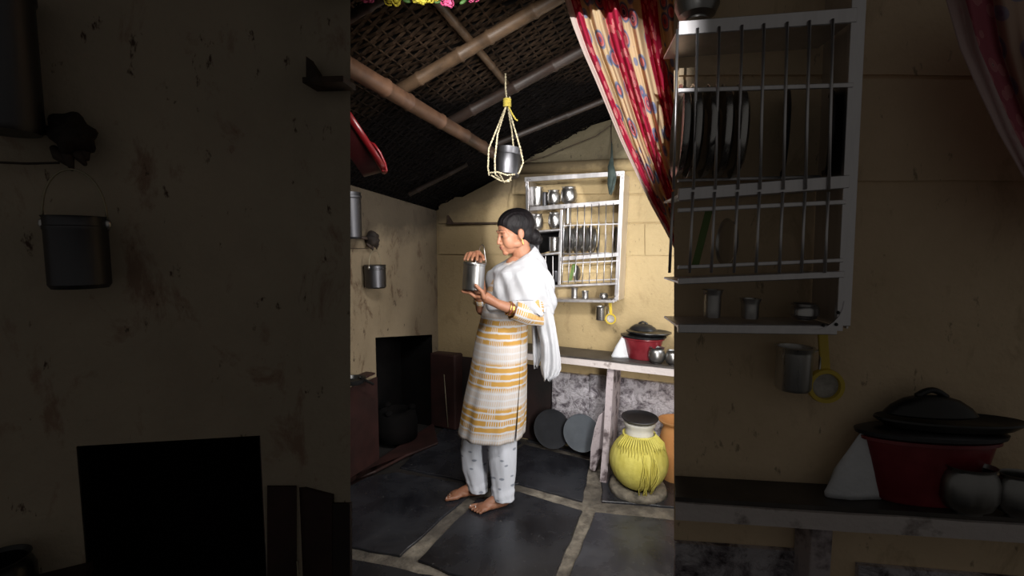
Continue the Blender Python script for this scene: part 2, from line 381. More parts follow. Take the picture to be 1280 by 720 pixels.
def curtain_mat(name, pale=False):
    s = N(name); uv = s.coord((1,1,1), 'UV')
    sep = s.n('ShaderNodeSeparateXYZ'); s.l(uv, sep.inputs[0]); U, W = sep.outputs[0], sep.outputs[1]
    vo = s.n('ShaderNodeTexVoronoi'); vo.inputs['Scale'].default_value = 17; s.l(uv, vo.inputs['Vector']); vo.inputs['Randomness'].default_value = .6
    v2 = s.n('ShaderNodeTexVoronoi'); v2.inputs['Scale'].default_value = 1; s.l(s.coord((56, 34, 1), 'UV', rot=(0, 0, .35)), v2.inputs['Vector'])
    flower = s.ramp(vo.outputs['Distance'], [(0, (.10, .02, .08)), (.10, (.12, .03, .10)), (.13, (.85, .60, .52)), (.17, (.30, .14, .28)), (.22, (.75, .18, .20)), (.30, (.85, .32, .30)), (.36, (.22, .25, .42)), (.42, (.36, .40, .55)), (.47, (.86, .68, .44)), (1, (.86, .68, .44))], 'CONSTANT')
    petals = s.ramp(v2.outputs['Distance'], [(0, (.10, .01, .04)), (.07, (.95, .65, .58)), (.12, (.85, .26, .28)), (.36, (.90, .34, .34)), (.42, (.62, .02, .08)), (1, (.62, .02, .08))], 'CONSTANT')
    stripe = s.math('FRACT', s.math('ADD', s.math('MULTIPLY', U, 4.6), s.math('MULTIPLY', s.math('SINE', s.math('MULTIPLY', W, 7)), .07)))
    sel = s.ramp(stripe, [(0, 1), (.40, 0), (.97, 1)], 'CONSTANT')
    c = s.mix(sel, flower, petals)
    hem = s.ramp(U, [(0, 1), (.035, 0)], 'CONSTANT')
    c = s.mix(hem, c, s.mix(s.ramp(v2.outputs['Distance'], [(.0, 0), (.3, 1)]), (.80, .50, .50), (.88, .76, .70)))
    if pale: c = s.mix(.45, c, (.55, .36, .42))
    s.col(c); s.set(Roughness=.85); s.bump(s.noise(uv, 30, 3), .1, .004)
    tr = s.n('ShaderNodeBsdfTranslucent'); s.l(c, tr.inputs[0]); mx = s.n('ShaderNodeMixShader'); mx.inputs[0].default_value = .45
    s.l(s.b.outputs[0], mx.inputs[1]); s.l(tr.outputs[0], mx.inputs[2]); s.l(mx.outputs[0], s.t.nodes['Material Output'].inputs[0]); return s.m
M['curtain'] = curtain_mat('floral_curtain'); M['curtain_pale'] = curtain_mat('faded_floral_curtain', True)

# ---------------------------------------------------------------- planes of the place
C = V((-.60, 3.72, 0)); ub = V((.899, -.438, 0)).normalized(); nb = V((-.438, -.899, 0)).normalized()
BACK = Plane(C, ub, nb)
ul = V((-.37, -.93, 0)).normalized(); nl = V((.93, -.37, 0)).normalized()
LEFT = Plane(C, ul, nl)
def xy(px, d): return V(((px-640)/FPX*d, d, 0))
a0, a1, a2 = xy(0, .90), xy(372, 1.15), xy(438, 1.13)
def mkplane(a, b):
    u = (b-a).normalized(); n = V((u.y, -u.x, 0));
    if n.y > 0: n = -n
    return Plane(a, u, n)
WL1 = mkplane(a0, a1); WL2 = mkplane(a1, a2)
r0, r1 = xy(842.5, 1.01), xy(1280, .93)
WR = mkplane(r0, r1)
SR, ST, Z0 = .386, .08, 1.735       # roof rise across the room, towards the door, eave height at the corner
def roof_z(p, off=0.0):
    d = V((p.x, p.y, 0))-C; return Z0+SR*d.dot(nl)+ST*d.dot(ul)+off
def roof_pt(s, t, off=0.0):
    p = C+nl*s+ul*t; p.z = roof_z(p, off); return p
RN = V((0,0,1))-nl*SR-ul*ST; RN.normalize()
def roof_hit(px, py, off=0.0):
    r = ray(px, py); o = roof_pt(0, 0, off); return CAM+r*((o-CAM).dot(RN)/r.dot(RN))

# ---------------------------------------------------------------- floor of slate slabs
bm = BM(); quad(bm, [(-3, -1.6, -.012), (3, -1.6, -.012), (3, 4.6, -.012), (-3, 4.6, -.012)])
bmesh.ops.subdivide_edges(bm, edges=bm.edges[:], cuts=1)
floor = struct('floor', bm, M['mortar'])
def slab(pts, px=True, th=.02, mat_=None):
    pts = [floor_pt(*p) if px else V((*p, 0)) for p in pts]
    c = sum(pts, V())/len(pts)
    out = []
    n = len(pts)
    for i in range(n):                         # irregular hand-cut edges
        a, b = pts[i], pts[(i+1) % n]; L = (b-a).length; k = max(3, int(L/.05))
        for j in range(k):
            p = a.lerp(b, j/k); q = noise.noise(p*9)*.010
            dirn = (p-c).normalized(); out.append(p+dirn*q if j else p)
    bm = BM(); top = [bm.verts.new(p+V((0,0,random.uniform(-.0006,.0006)))) for p in out]
    bot = [bm.verts.new(p-V((0,0,th))) for p in out]
    bm.faces.new(top); m = len(out)
    for i in range(m): bm.faces.new((top[i], bot[i], bot[(i+1) % m], top[(i+1) % m]))
    return obj('stone_slab', bm, mat_ or M['slate'], floor, mods=(BEV(.003, 1),))
slab([(400, 606), (497, 590), (578, 604), (586, 618), (500, 694), (400, 676)])              # left, behind the hand-cut joint
slab([(598, 622), (648, 614), (728, 638), (694, 719), (680, 742), (560, 716), (522, 700)])  # centre
slab([(744, 640), (868, 652), (900, 800), (690, 800), (712, 720)], mat_=M['slate_skylit'])                          # right front
slab([(592, 610), (655, 555), (738, 576), (728, 626), (648, 604)])                          # behind the woman
slab([(752, 590), (900, 606), (900, 636), (850, 634), (752, 626)])                          # below the yellow pot
slab([(330, 680), (430, 696), (538, 718), (700, 760), (640, 900), (250, 900)])              # front left
slab([(500, 584), (580, 600), (590, 606), (652, 552), (560, 530)])                          # dark corner
slab([(658, 550), (740, 570), (790, 560), (700, 535)])
slab([(722, 790), (900, 812), (980, 1000), (660, 1000)]); 
for i in range(3):
    for j in range(2): slab([(-1.5+i*1.0+.02, -1.4+j*.85), (-.52+i*1.0, -1.4+j*.85), (-.52+i*1.0, -.59+j*.85), (-1.48+i*1.0, -.59+j*.85)], False)

# ---------------------------------------------------------------- walls
def wall_poly(plane, u0, u1, z0, ztop0, ztop1, th=.12, bm=None):
    """wall slab between u0 and u1, its top edge from ztop0 to ztop1; room face on the plane"""
    bm = bm or BM()
    f = [plane.at(u0, z0), plane.at(u1, z0), plane.at(u1, ztop1), plane.at(u0, ztop0)]
    b = [p-plane.n*th for p in f]
    hexa(bm, f, b); return bm
def cut_top(plane, u, off=.0): 
    p = plane.at(u, 0); return roof_z(p)+off
# back wall: plain lower part, gable following the roof
bm = BM(); n = 12
for i in range(n):
    u_0, u_1 = -.12+i*2.5/n, -.12+(i+1)*2.5/n
    wall_poly(BACK, u_0, u_1, -.05, cut_top(BACK, u_0, -.02), cut_top(BACK, u_1, -.02), .14, bm)
bmesh.ops.remove_doubles(bm, verts=bm.verts[:], dist=.0005)
wall_back = struct('wall_back', bm, M['back_wall'])
# rough courses of the upper wall, each mud block proud of the plaster
def block(pxs, off, m=M['back_wall'], name='mud_block'):
    bm = BM(); f = [BACK.hit(x, y, off) for x, y in pxs]; b = [BACK.hit(x, y, 0)-nb*.01 for x, y in pxs]
    f2 = []
    hexa(bm, b, f); bmesh.ops.subdivide_edges(bm, edges=bm.edges[:], cuts=4, use_grid_fill=True)
    for v in bm.verts: v.co += nb*noise.noise(v.co*7)*.006+V((0,0,noise.noise(v.co*5+V((3,1,2)))*.005))
    return obj(name, bm, m, wall_back, smooth=True, angle=40)
rows = [(548, 318, 900, 320, 281, 279), (548, 280, 900, 277.5, 246, 243), (548, 245, 900, 241, 214, 213)]
cuts = [[548, 640, 806, 900], [548, 690, 846, 900], [640, 765, 900]]
for (x0, yb0, x1, yb1, yt0, yt1), cs in zip(rows, cuts):
    for a, b in zip(cs, cs[1:]):
        f = lambda x, q0, q1: q0+(q1-q0)*(x-x0)/(x1-x0)
        block([(a+.5, f(a, yb0, yb1)-.5), (b-.5, f(b, yb0, yb1)-.5), (b-.5, f(b, yt0, yt1)+.6), (a+.5, f(a, yt0, yt1)+.6)], .014+random.uniform(-.003, .004))
# plastered pole band above the rack
bm = BM(); pts = [BACK.hit(x, y, .02) for x, y in ((640, 212), (700, 209), (760, 207), (820, 205), (900, 202))]
tube(bm, pts, [.035, .04, .042, .04, .04], 12)
o = obj('plastered_pole', bm, M['back_wall'], wall_back, smooth=True)
# gable plaster, rough upper patch
bm = BM(); g = [(640, 204), (668, 186), (700, 172), (735, 158), (765, 149), (800, 140), (900, 120), (900, 194), (800, 200), (700, 202)]
f = [BACK.hit(x, y, .012) for x, y in g]; vf = [bm.verts.new(p) for p in f]; vb = [bm.verts.new(p-nb*.03) for p in f]
bm.faces.new(vf)
for i in range(len(g)): bm.faces.new((vf[i], vb[i], vb[(i+1) % len(g)], vf[(i+1) % len(g)]))
obj('gable_plaster', bm, M['gable'], wall_back)
# sooty dado behind the woman, silver painted dado under the shelf
def dado(pl, pxs, off, m, name, mods=()):
    bm = BM(); f = [pl.hit(x, y, off) for x, y in pxs]; b = [p-pl.n*(off+.01) for p in f]
    hexa(bm, b, f); return obj(name, bm, m, wall_back if pl is BACK else None, mods=mods)
zfl = 0.0
def dado_u(u0, u1, z0, z1, off, m, name, sub=0, amp=0):
    bm = BM(); f = [BACK.at(u0, z0, off), BACK.at(u1, z0, off), BACK.at(u1, z1, off), BACK.at(u0, z1, off)]
    b = [p-nb*(off+.01) for p in f]; hexa(bm, b, f)
    if sub:
        bmesh.ops.subdivide_edges(bm, edges=bm.edges[:], cuts=sub, use_grid_fill=True)
        for v in bm.verts: v.co += nb*(noise.noise(v.co*9)+.5*noise.noise(v.co*23))*amp
    return obj(name, bm, m, wall_back, smooth=sub > 0)
uB = lambda px, py, off=0: BACK.uof(BACK.hit(px, py, off))
zB = lambda px, py, off=0: BACK.hit(px, py, off).z
dado_u(.0, uB(692, 460), 0, zB(600, 448), .012, M['soot_dado'], 'sooty_dado')
dado_u(uB(692, 460), uB(738, 465), 0.06, zB(715, 466), .03, M['silver'], 'silver_dado', 24, .016)
dado_u(uB(738.5, 465), 2.2, 0.06, zB(800, 474), .034, M['silver'], 'silver_dado', 30, .014)
# maroon hearth pier in the corner, in front of the back wall
bm = BM(); A = C+nb*.10+ub*.0; u0_, u1_ = .0, uB(569, 500, .12)
hexa(bm, [BACK.at(u0_, 0, .0), BACK.at(u1_, 0, .0), BACK.at(u1_, 0, .12), BACK.at(u0_, 0, .12)],
     [BACK.at(u0_, zB(545, 442, .1), .0), BACK.at(u1_, zB(568, 444, .1), .0), BACK.at(u1_, zB(568, 444, .12), .12), BACK.at(u0_, zB(545, 442, .12), .12)])
struct('trim_1', bm, M['maroon'], mods=(BEV(.012, 2),))
# left wall with hearth niche
def uL(px, py): return LEFT.uof(LEFT.hit(px, py))
def zL(px, py): return LEFT.hit(px, py).z
nu0, nu1 = uL(541, 470), uL(470.5, 470)
nzt = (zL(541, 418)+zL(471, 421.5))/2
def holed_wall(plane, U0, U1, u0, u1, z0, z1l, z1r, ztop, th, dep, m, name, lining, zb=-.05, soot=True):
    """wall with a recess between u0..u1, z0..z1; ztop is a function of u"""
    bm = BM()
    def seg(a, b, zA, zBf, zCf):
        f = [plane.at(a, zA), plane.at(b, zA), plane.at(b, zCf), plane.at(a, zBf)]
        hexa(bm, f, [p-plane.n*th for p in f])
    seg(U0, u0, zb, ztop(U0), ztop(u0)); seg(u1, U1, zb, ztop(u1), ztop(U1))
    f = [plane.at(u0, z1l), plane.at(u1, z1r), plane.at(u1, ztop(u1)), plane.at(u0, ztop(u0))]
    hexa(bm, f, [p-plane.n*th for p in f])
    if z0 > zb+.01:
        f = [plane.at(u0, zb), plane.at(u1, zb), plane.at(u1, z0), plane.at(u0, z0)]
        hexa(bm, f, [p-plane.n*th for p in f])
    wl = struct(name, bm, m)
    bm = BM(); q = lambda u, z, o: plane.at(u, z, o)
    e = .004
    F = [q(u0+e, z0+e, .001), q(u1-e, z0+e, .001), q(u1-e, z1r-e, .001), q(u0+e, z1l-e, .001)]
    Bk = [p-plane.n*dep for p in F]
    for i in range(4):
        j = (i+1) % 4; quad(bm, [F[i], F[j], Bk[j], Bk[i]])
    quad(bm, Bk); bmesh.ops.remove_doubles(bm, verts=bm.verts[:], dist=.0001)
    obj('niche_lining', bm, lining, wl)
    return wl
zt = lambda u: roof_z(LEFT.at(u, 0))-.02
wall_left = holed_wall(LEFT, -.12, 2.9, nu0, nu1, -.05, zL(541, 418), zL(471, 421.5), zt, .34, .30, M['left_wall'], 'wall_left', M['soot'])
# maroon dado on the left wall nearer the door
bm = BM(); ua, ubb = nu1+.004, 2.9
zz = zL(455, 477)
hexa(bm, [LEFT.at(ua, 0, -.01), LEFT.at(ubb, 0, -.01), LEFT.at(ubb, 0, .010), LEFT.at(ua, 0, .010)], [LEFT.at(ua, zz, -.01), LEFT.at(ubb, zz, -.01), LEFT.at(ubb, zz, .010), LEFT.at(ua, zz, .010)])
obj('maroon_dado', bm, M['maroon'], wall_left)
# low maroon hearth kerb on the floor
bm = BM(); k = [floor_pt(392, 618), floor_pt(470, 592), floor_pt(508, 572), floor_pt(548, 556), LEFT.at(nu0, 0), LEFT.at(1.3, 0)]
vb = [bm.verts.new(p) for p in k]; vt = [bm.verts.new(p+V((0,0,.02))) for p in k]
bm.faces.new(vt); bm.faces.new(vb[::-1])
for i in range(6): bm.faces.new((vb[i], vb[(i+1) % 6], vt[(i+1) % 6], vt[i]))
struct('trim_2', bm, M['maroon'], mods=(BEV(.008, 2),))
# mud stove in the niche
sp = LEFT.at((nu0+nu1)/2+.02, .03, -.09)
root = empty('clay_stove', sp, 'soot-blackened clay stove standing in the black hearth niche', 'stove')
bm = BM(); lathe(bm, [(0, 0), (.15, 0), (.155, .10), (.14, .19), (.10, .21), (.085, .17), (.07, .08), (0, .07)], sp, seg=24)
obj('stove_body', bm, M['soot'], root, smooth=True)
for k in range(3):
    bm = BM(); a = k*2*PI/3+.3; ball(bm, sp+V((.115*math.cos(a), .115*math.sin(a), .215)), (.028, .028, .022)); obj('pot_rest', bm, M['soot'], root, smooth=True)
# right wall, out of frame, with an added window that lets side fill in
RC = BACK.at(2.12, 0); RW = Plane(RC, ul, -nl)
bm = BM(); wt = lambda u: roof_z(RW.at(u, 0))-.02
for (ua, ub_, z0f, z1f) in ((0, .22, -.05, None), (.88, 1.65, -.05, None), (.22, .88, -.05, 1.05), (.22, .88, 1.85, None)):
    f = [RW.at(ua, z0f), RW.at(ub_, z0f), RW.at(ub_, z1f or wt(ub_)), RW.at(ua, z1f or wt(ua))]
    hexa(bm, f, [p-RW.n*.12 for p in f])
struct('wall_right', bm, M['back_wall'])
bm = BM(); fr = [RW.at(u, z, -.06) for u, z in ((.22, 1.05), (.88, 1.05), (.88, 1.85), (.22, 1.85))]
for i in range(4): bar(bm, fr[i], fr[(i+1) % 4], .05, .05, V((0,0,1)) if i % 2 == 0 else ul, RW.n)
for k in range(1, 5):
    u = .22+.66*k/5; bar(bm, RW.at(u, 1.05, -.06), RW.at(u, 1.85, -.06), .014, .014, ul, RW.n)
struct('added_window_1', bm, M['brown_dark'])

# ---------------------------------------------------------------- ceiling: thatch backing, woven mat, bamboo poles
bm = BM()
hexa(bm, [roof_pt(-.45, -.45, .03), roof_pt(3.4, -.45, .03), roof_pt(3.4, 3.6, .03), roof_pt(-.45, 3.6, .03)],
     [roof_pt(-.45, -.45, .12), roof_pt(3.4, -.45, .12), roof_pt(3.4, 3.6, .12), roof_pt(-.45, 3.6, .12)])
ceiling = struct('ceiling', bm, M['thatch'])
bm = BM()
WS, SS = .021, .062
for i in range(int(2.75/WS)):
    t0 = -.1+i*WS; jit = random.uniform(-.002, .002); prevp = None
    ring = []
    k = 0; s = -.1+random.uniform(0, .03)
    brk = random.random() < .12
    while s < 2.55:
        zoff = (.007 if (k+i) % 2 == 0 else -.007)+random.uniform(-.0015, .0015)
        wob = random.uniform(-.002, .002)
        a = roof_pt(s, t0+jit+wob-.0078, zoff); b = roof_pt(s, t0+jit+wob+.0078, zoff)
        cur = [bm.verts.new(a), bm.verts.new(b), bm.verts.new(b+RN*.002), bm.verts.new(a+RN*.002)]
        if prevp and not (random.random() < .02):
            for q in range(4): bm.faces.new((prevp[q], prevp[(q+1) % 4], cur[(q+1) % 4], cur[q]))
        prevp = cur; s += SS; k += 1
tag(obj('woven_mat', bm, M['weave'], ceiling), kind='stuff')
bm = BM()
for k in range(int(2.65/SS)):
    s = -.1+SS*k+.015
    tube(bm, [roof_pt(s+random.uniform(-.004, .004), t, 0) for t in (-.1, .8, 1.7, 2.65)], .0042, 5)
tag(obj('mat_stakes', bm, M['weave'], ceiling), kind='stuff')
def pole(a, b, r0, r1, m, nodes=6, sag=0.0, name='bamboo_pole'):
    bm = BM(); prof = []; L = (b-a).length
    marks = sorted((k+.5+random.uniform(-.2, .2))/nodes for k in range(nodes))
    ts = [0]; 
    for mk in marks: ts += [mk-.012/L, mk-.004/L, mk+.004/L, mk+.012/L]
    ts.append(1); ts = sorted(t for t in ts if 0 <= t <= 1)
    rad = []
    for t in ts:
        r = r0+(r1-r0)*t
        for mk in marks:
            if abs(t-mk) < .0045/L: r *= 1.13
        rad.append(r)
    bend = [a.lerp(b, t)-V((0,0,1))*sag*math.sin(PI*t)+V((noise.noise(V((t*4, a.x, 1)))*.008, 0, 0)) for t in ts]
    tube(bm, bend, rad, 14); return obj(name, bm, m, ceiling, smooth=True, angle=50)
def ext(a, b, e0, e1):
    d = (b-a).normalized(); return a-d*e0, b+d*e1
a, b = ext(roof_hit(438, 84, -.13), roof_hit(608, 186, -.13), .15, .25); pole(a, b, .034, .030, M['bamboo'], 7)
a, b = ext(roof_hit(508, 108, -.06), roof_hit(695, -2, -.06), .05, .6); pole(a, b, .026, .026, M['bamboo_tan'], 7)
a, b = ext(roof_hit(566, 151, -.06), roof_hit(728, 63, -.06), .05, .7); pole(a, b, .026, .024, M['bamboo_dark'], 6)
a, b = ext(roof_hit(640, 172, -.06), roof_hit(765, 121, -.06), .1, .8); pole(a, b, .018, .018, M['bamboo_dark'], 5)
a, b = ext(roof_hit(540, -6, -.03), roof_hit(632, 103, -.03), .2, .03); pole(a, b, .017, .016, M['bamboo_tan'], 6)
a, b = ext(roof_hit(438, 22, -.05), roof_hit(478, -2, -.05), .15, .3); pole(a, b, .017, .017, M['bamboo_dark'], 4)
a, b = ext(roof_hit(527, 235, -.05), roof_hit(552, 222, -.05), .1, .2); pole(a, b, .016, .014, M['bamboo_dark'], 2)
# eave lintel on top of the back wall, left
# ---------------------------------------------------------------- near walls either side of the doorway
def splay(plane, u, z, th, extra): 
    p = plane.at(u, z, -th); return p+plane.u*extra
zt1 = lambda u: roof_z(WL1.at(u, 0))-.03
L1 = (a1-a0).length
def uW(px, py, pl=WL1): return pl.uof(pl.hit(px, py))
def zW(px, py, pl=WL1): return pl.hit(px, py).z
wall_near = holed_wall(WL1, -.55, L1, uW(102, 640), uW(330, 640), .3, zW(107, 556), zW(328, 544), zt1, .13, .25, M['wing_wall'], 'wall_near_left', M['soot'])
bm = BM(); L2 = (a2-a1).length
za, zb_ = roof_z(a1)-.03, roof_z(a2)-.03
def jamb(pl, px, z, off=0.0):      # the jambs are a little out of plumb
    y0, y1 = 0.0, 900.0; A_, B_ = pl.hit(px, -200, off), pl.hit(px, 900, off); t = (z-B_.z)/(A_.z-B_.z); return B_.lerp(A_, t)
f = [WL2.at(0, -.05), jamb(WL2, 438, -.05), jamb(WL2, 438, zb_), WL2.at(0, za)]
b = [WL2.at(0, -.05, -.13), jamb(WL2, 435, -.05, -.13), jamb(WL2, 435, zb_, -.13), WL2.at(0, za, -.13)]
hexa(bm, f, b); struct('wall_near_left_return', bm, M['wing_wall'])
bm = BM(); LR = (r1-r0).length
f = [jamb(WR, 842.5, -.05), WR.at(LR+.5, -.05), WR.at(LR+.5, 2.75), jamb(WR, 842.5, roof_z(r0)-.03)]
b = [jamb(WR, 845, -.05, -.06), WR.at(LR+.5, -.05, -.06), WR.at(LR+.5, 2.75, -.06), jamb(WR, 845, roof_z(r0)-.03, -.06)]
hexa(bm, f, b); wall_near_right = struct('wall_near_right', bm, M['wing_back'])
# courses on the near right wall
def wblock(pxs, off):
    bm = BM(); f = [WR.hit(x, y, off) for x, y in pxs]; b = [WR.hit(x, y, 0)-WR.n*.005 for x, y in pxs]
    hexa(bm, b, f); bmesh.ops.subdivide_edges(bm, edges=bm.edges[:], cuts=5, use_grid_fill=True)
    for v in bm.verts: v.co += WR.n*noise.noise(v.co*14)*.0025+V((0,0,noise.noise(v.co*11)*.003))
    return obj('mud_block', bm, M['wing_back'], wall_near_right, smooth=True, angle=40)
for cs, y0, y1 in (([848, 1400], -60, 94), ([848, 1400], 98, 226)):
    for p, q in zip(cs, cs[1:]): wblock([(p+1, y1-1), (q-1, y1), (q-1, y0+1), (p+1, y0+1)], .008)
# lintel over the doorway
bm = BM(); zl = P(640, -22, 1.07).z
hexa(bm, [V((a2.x-.05, 1.06, zl)), V((r0.x+.05, 1.06, zl)), V((r0.x+.05, 1.14, zl)), V((a2.x-.05, 1.14, zl))],
     [V((a2.x-.05, 1.06, zl+.10)), V((r0.x+.05, 1.06, zl+.10)), V((r0.x+.05, 1.14, zl+.10)), V((a2.x-.05, 1.14, zl+.10))])
struct('door_1', bm, M['brown_dark'])
# maroon dado on the near-left return, low right
bm = BM()
q = [(332, 760), (415, 760), (415, 626), (370, 608), (332, 610)]
f = [WL1.hit(x, y, .012) if x < 372 else WL2.hit(x, y, .012) for x, y in q]
f = [WL1.hit(334, 800, .01), WL1.hit(371, 800, .01), WL1.hit(371, 609, .01), WL1.hit(334, 609, .01)]
hexa(bm, [p-WL1.n*.012 for p in f], f)
f = [WL2.hit(373, 800, .01), WL2.hit(415, 800, .01), WL2.hit(415, 620, .01), WL2.hit(373, 609, .01)]
hexa(bm, [p-WL2.n*.012 for p in f], f)
struct('trim_3', bm, M['maroon'])
bm = BM(); f = [WL2.hit(415.5, 800, .008), WL2.hit(437.5, 800, .008), WL2.hit(437.5, 630, .008), WL2.hit(415.5, 630, .008)]
hexa(bm, [p-WL2.n*.012 for p in f], f); struct('trim_4', bm, M['soot_dado'])
# --- things follow (vessels, racks, shelf, pots, curtain, woman)
# ---------------------------------------------------------------- vessels
def prof_cup(r, h, th=.004, lip=.004, taper=1.0, rim=None):
    rb = r*taper
    return [(0, 0), (rb*.93, 0), (rb, .006), (r, h-.012), (r+lip*.3, h-.008), (r+lip, h), (r-th*.4, h), (r-th, h-.01), (rb-th, .012), (0, .010)]
def prof_lota(r, h):   # round-bellied pot with a short neck and flared rim
    return [(0, 0), (r*.50, 0), (r*.52, h*.04), (r*.82, h*.12), (r, h*.32), (r*1.0, h*.66), (r*.90, h*.84), (r*.80, h*.90), (r*.82, h*.95), (r*.90, h), (r*.86, h), (r*.76, h*.92), (r*.93, h*.6), (r*.93, h*.3), (r*.7, h*.12), (0, h*.08)]
def prof_dish(r, h):
    return [(0, 0), (r*.80, 0), (r*.92, h*.3), (r*.97, h*.9), (r, h), (r*.985, h*1.02), (r*.95, h*.92), (r*.89, h*.35), (r*.78, h*.12), (0, h*.10)]
def vessel(name, prof, base, m, label, cat, group=None, axis=(0,0,1), sq=(1,1), seg=28, parent=None, ang=35):
    bm = BM(); lathe(bm, prof, base, axis, seg, sq)
    o = obj(name, bm, m, parent, smooth=True, angle=ang)
    return tag(o, label, cat, group) if not parent else o
def S(px, d): return px/FPX*d           # pixels to metres at a depth

# ---------------------------------------------------------------- the dish rack, built twice: in the room and on the near wall
def rack(pl, Z, off, clip, label, tagname, K):
    """Z maps centre-picture pixels to frame pixels, K enlargement of thin bars"""
    H = lambda x, y, o=off: pl.hit(*Z(x, y), o)
    base = H(718, 376, off); root = empty('dish_rack', base, label, 'dish rack')
    cx = lambda x: max(x, clip)
    up, nn, uu = V((0,0,1)), pl.n, pl.u
    def lerpy(xa, ya, xb, yb, x): return ya+(yb-ya)*(x-xa)/(xb-xa)
    def hbar(name, xa, ya, xb, yb, w, o=off, dep=.012, m=M['alu']):
        if xb <= clip: return
        x0 = cx(xa); bm = BM(); a_ = H(x0, lerpy(xa, ya, xb, yb, x0), o); b_ = H(xb, yb, o)
        bar(bm, a_, b_, w, dep, up, nn); return obj(name, bm, m, root, mods=(BEV(.0015, 2),))
    def vbar(name, xa, ya, xb, yb, w, o=off, dep=.010, m=M['alu']):
        if min(xa, xb) < clip: return
        bm = BM(); bar(bm, H(xa, ya, o), H(xb, yb, o), w, dep, uu, nn); return obj(name, bm, m, root, mods=(BEV(.0015, 2),))
    W = .022*K
    hbar('top_rail', 656, 224.5, 781, 216.5, .030*K)
    hbar('bottom_rail', 684, 376, 768, 377, .014*K)
    vbar('side_post', 659, 226, 660.5, 372, .020*K)
    vbar('side_post', 778.2, 216, 770.6, 375, .026*K)
    vbar('inner_post', 702, 262, 699, 356, .018*K)
    # shelves: board with a front lip
    def shelf(name, xa, ya, xb, yb, lip):
        if xb <= clip: return
        x0 = cx(xa); y0 = lerpy(xa, ya, xb, yb, x0); bm = BM()
        A_, B_ = H(x0, y0), H(xb, yb)
        A2, B2 = A_-nn*(off-.005), B_-nn*(off-.005)
        hexa(bm, [A_-up*.004, B_-up*.004, B2-up*.004, A2-up*.004], [A_, B_, B2, A2])
        s_ = obj(name, bm, M['alu'], root)
        bm = BM(); bar(bm, A_+nn*.003, B_+nn*.003, lip, .006, up, nn); obj('shelf_lip', bm, M['alu'], s_, mods=(BEV(.0015, 1),))
    shelf('shelf_board', 662, 261, 776, 252.5, .028*K)
    shelf('shelf_board', 662, 290, 701, 287, .012)
    shelf('shelf_board', 664, 320, 700, 316, .014)
    shelf('shelf_board', 701, 323.5, 773, 318, .026*K)
    shelf('shelf_board', 664, 359, 771, 354.5, .014*K)
    shelf('shelf_board', 672, 374.5, 770, 375.5, .008)
    hbar('thin_rail', 703, 282, 775, 279.8, .009*K, off+.004, .006)
    hbar('thin_rail', 702, 329.5, 772, 326, .009*K, off+.004, .006)
    hbar('thin_rail', 702, 352, 771, 349, .008*K, off+.004, .006)
    hbar('thin_rail', 705, 317.5, 762, 316, .007*K, off*.3, .006)
    for sx in (664, 673, 682, 691): 
        if sx > clip: vbar('wire', sx, 320, sx+.3, 357, .005, off+.006, .005)
    for x in (705.5, 713.4, 722, 731, 739.7, 748.9, 757.7, 766.9):
        if x < clip: continue
        bm = BM(); tube(bm, [H(x, lerpy(702, 258, 776, 253, x), off+.008), H(x-1.6, 321, off+.008)], .0028, 8); obj('wire', bm, M['alu'], root, smooth=True)
        bm = BM(); tube(bm, [H(x-1.8, 322, off+.008), H(x-3.2, 354, off+.008)], .0028, 8); obj('wire', bm, M['alu'], root, smooth=True)
        if tagname == 'far':
            bm = BM(); tube(bm, [H(x+1, 262, .01), H(x, 320, .01)], .0022, 6); obj('wire', bm, M['alu'], root, smooth=True)
    # side sheets joining the frame to the wall, corner plates with screw holes
    bm = BM()
    if clip < 650:
        A_, B_ = H(659, 226), H(660.5, 374); hexa(bm, [A_, A_+uu*.003, A_+uu*.003-nn*(off-.004), A_-nn*(off-.004)], [B_, B_+uu*.003, B_+uu*.003-nn*(off-.004), B_-nn*(off-.004)])
        obj('side_sheet', bm, M['alu'], root)
    bm = BM()
    A_, B_ = H(780, 217), H(772.3, 376); hexa(bm, [A_, A_+uu*.003, A_+uu*.003-nn*(off-.004), A_-nn*(off-.004)], [B_, B_+uu*.003, B_+uu*.003-nn*(off-.004), B_-nn*(off-.004)])
    obj('side_sheet', bm, M['alu'], root)
    if clip < 650:
        bm = BM(); q_ = [H(662, 358, .012), H(701, 356, .012), H(703, 289, .012), H(661, 290, .012)]
        hexa(bm, [p-nn*.004 for p in q_], q_); obj('back_sheet', bm, M['soot'], root)
    def corner(x, y, sx, sy):
        bm = BM(); c_ = H(x, y, off+.007); r_ = .055
        pts = [c_, c_+uu*sx*r_]+[c_+uu*sx*(r_*(1-math.sin(t*PI/12)))+up*sy*(r_*(1-math.cos(t*PI/12))) for t in range(1, 6)]+[c_+up*sy*r_]
        vf = [bm.verts.new(p) for p in pts]; vb = [bm.verts.new(p-nn*.004) for p in pts]; bm.faces.new(vf); bm.faces.new(vb[::-1])
        for i in range(len(pts)): bm.faces.new((vf[i], vf[(i+1) % len(pts)], vb[(i+1) % len(pts)], vb[i]))
        cp = obj('corner_plate', bm, M['alu'], root)
        for du, dv in ((.012, .012), (.034, .010), (.010, .034)):
            bm = BM(); ball(bm, c_+uu*sx*du+up*sy*dv+nn*.001, .0032, us=8, vs=6); obj('screw', bm, M['black'], cp, smooth=True)
    if clip < 650: corner(657, 223, 1, -1)
    if clip < 650: corner(780.3, 215.5, -1, -1)
    corner(770.8, 377, -1, 1)
    return H
ident = lambda x, y: (x, y)
zoom = lambda x, y: (640+(x-640)*3.16, 360+(y-360)*3.16)
RD = .17
H = rack(BACK, ident, RD, 0, 'tall bright steel dish rack hung on the cream back wall behind the woman', 'far', 1.0)
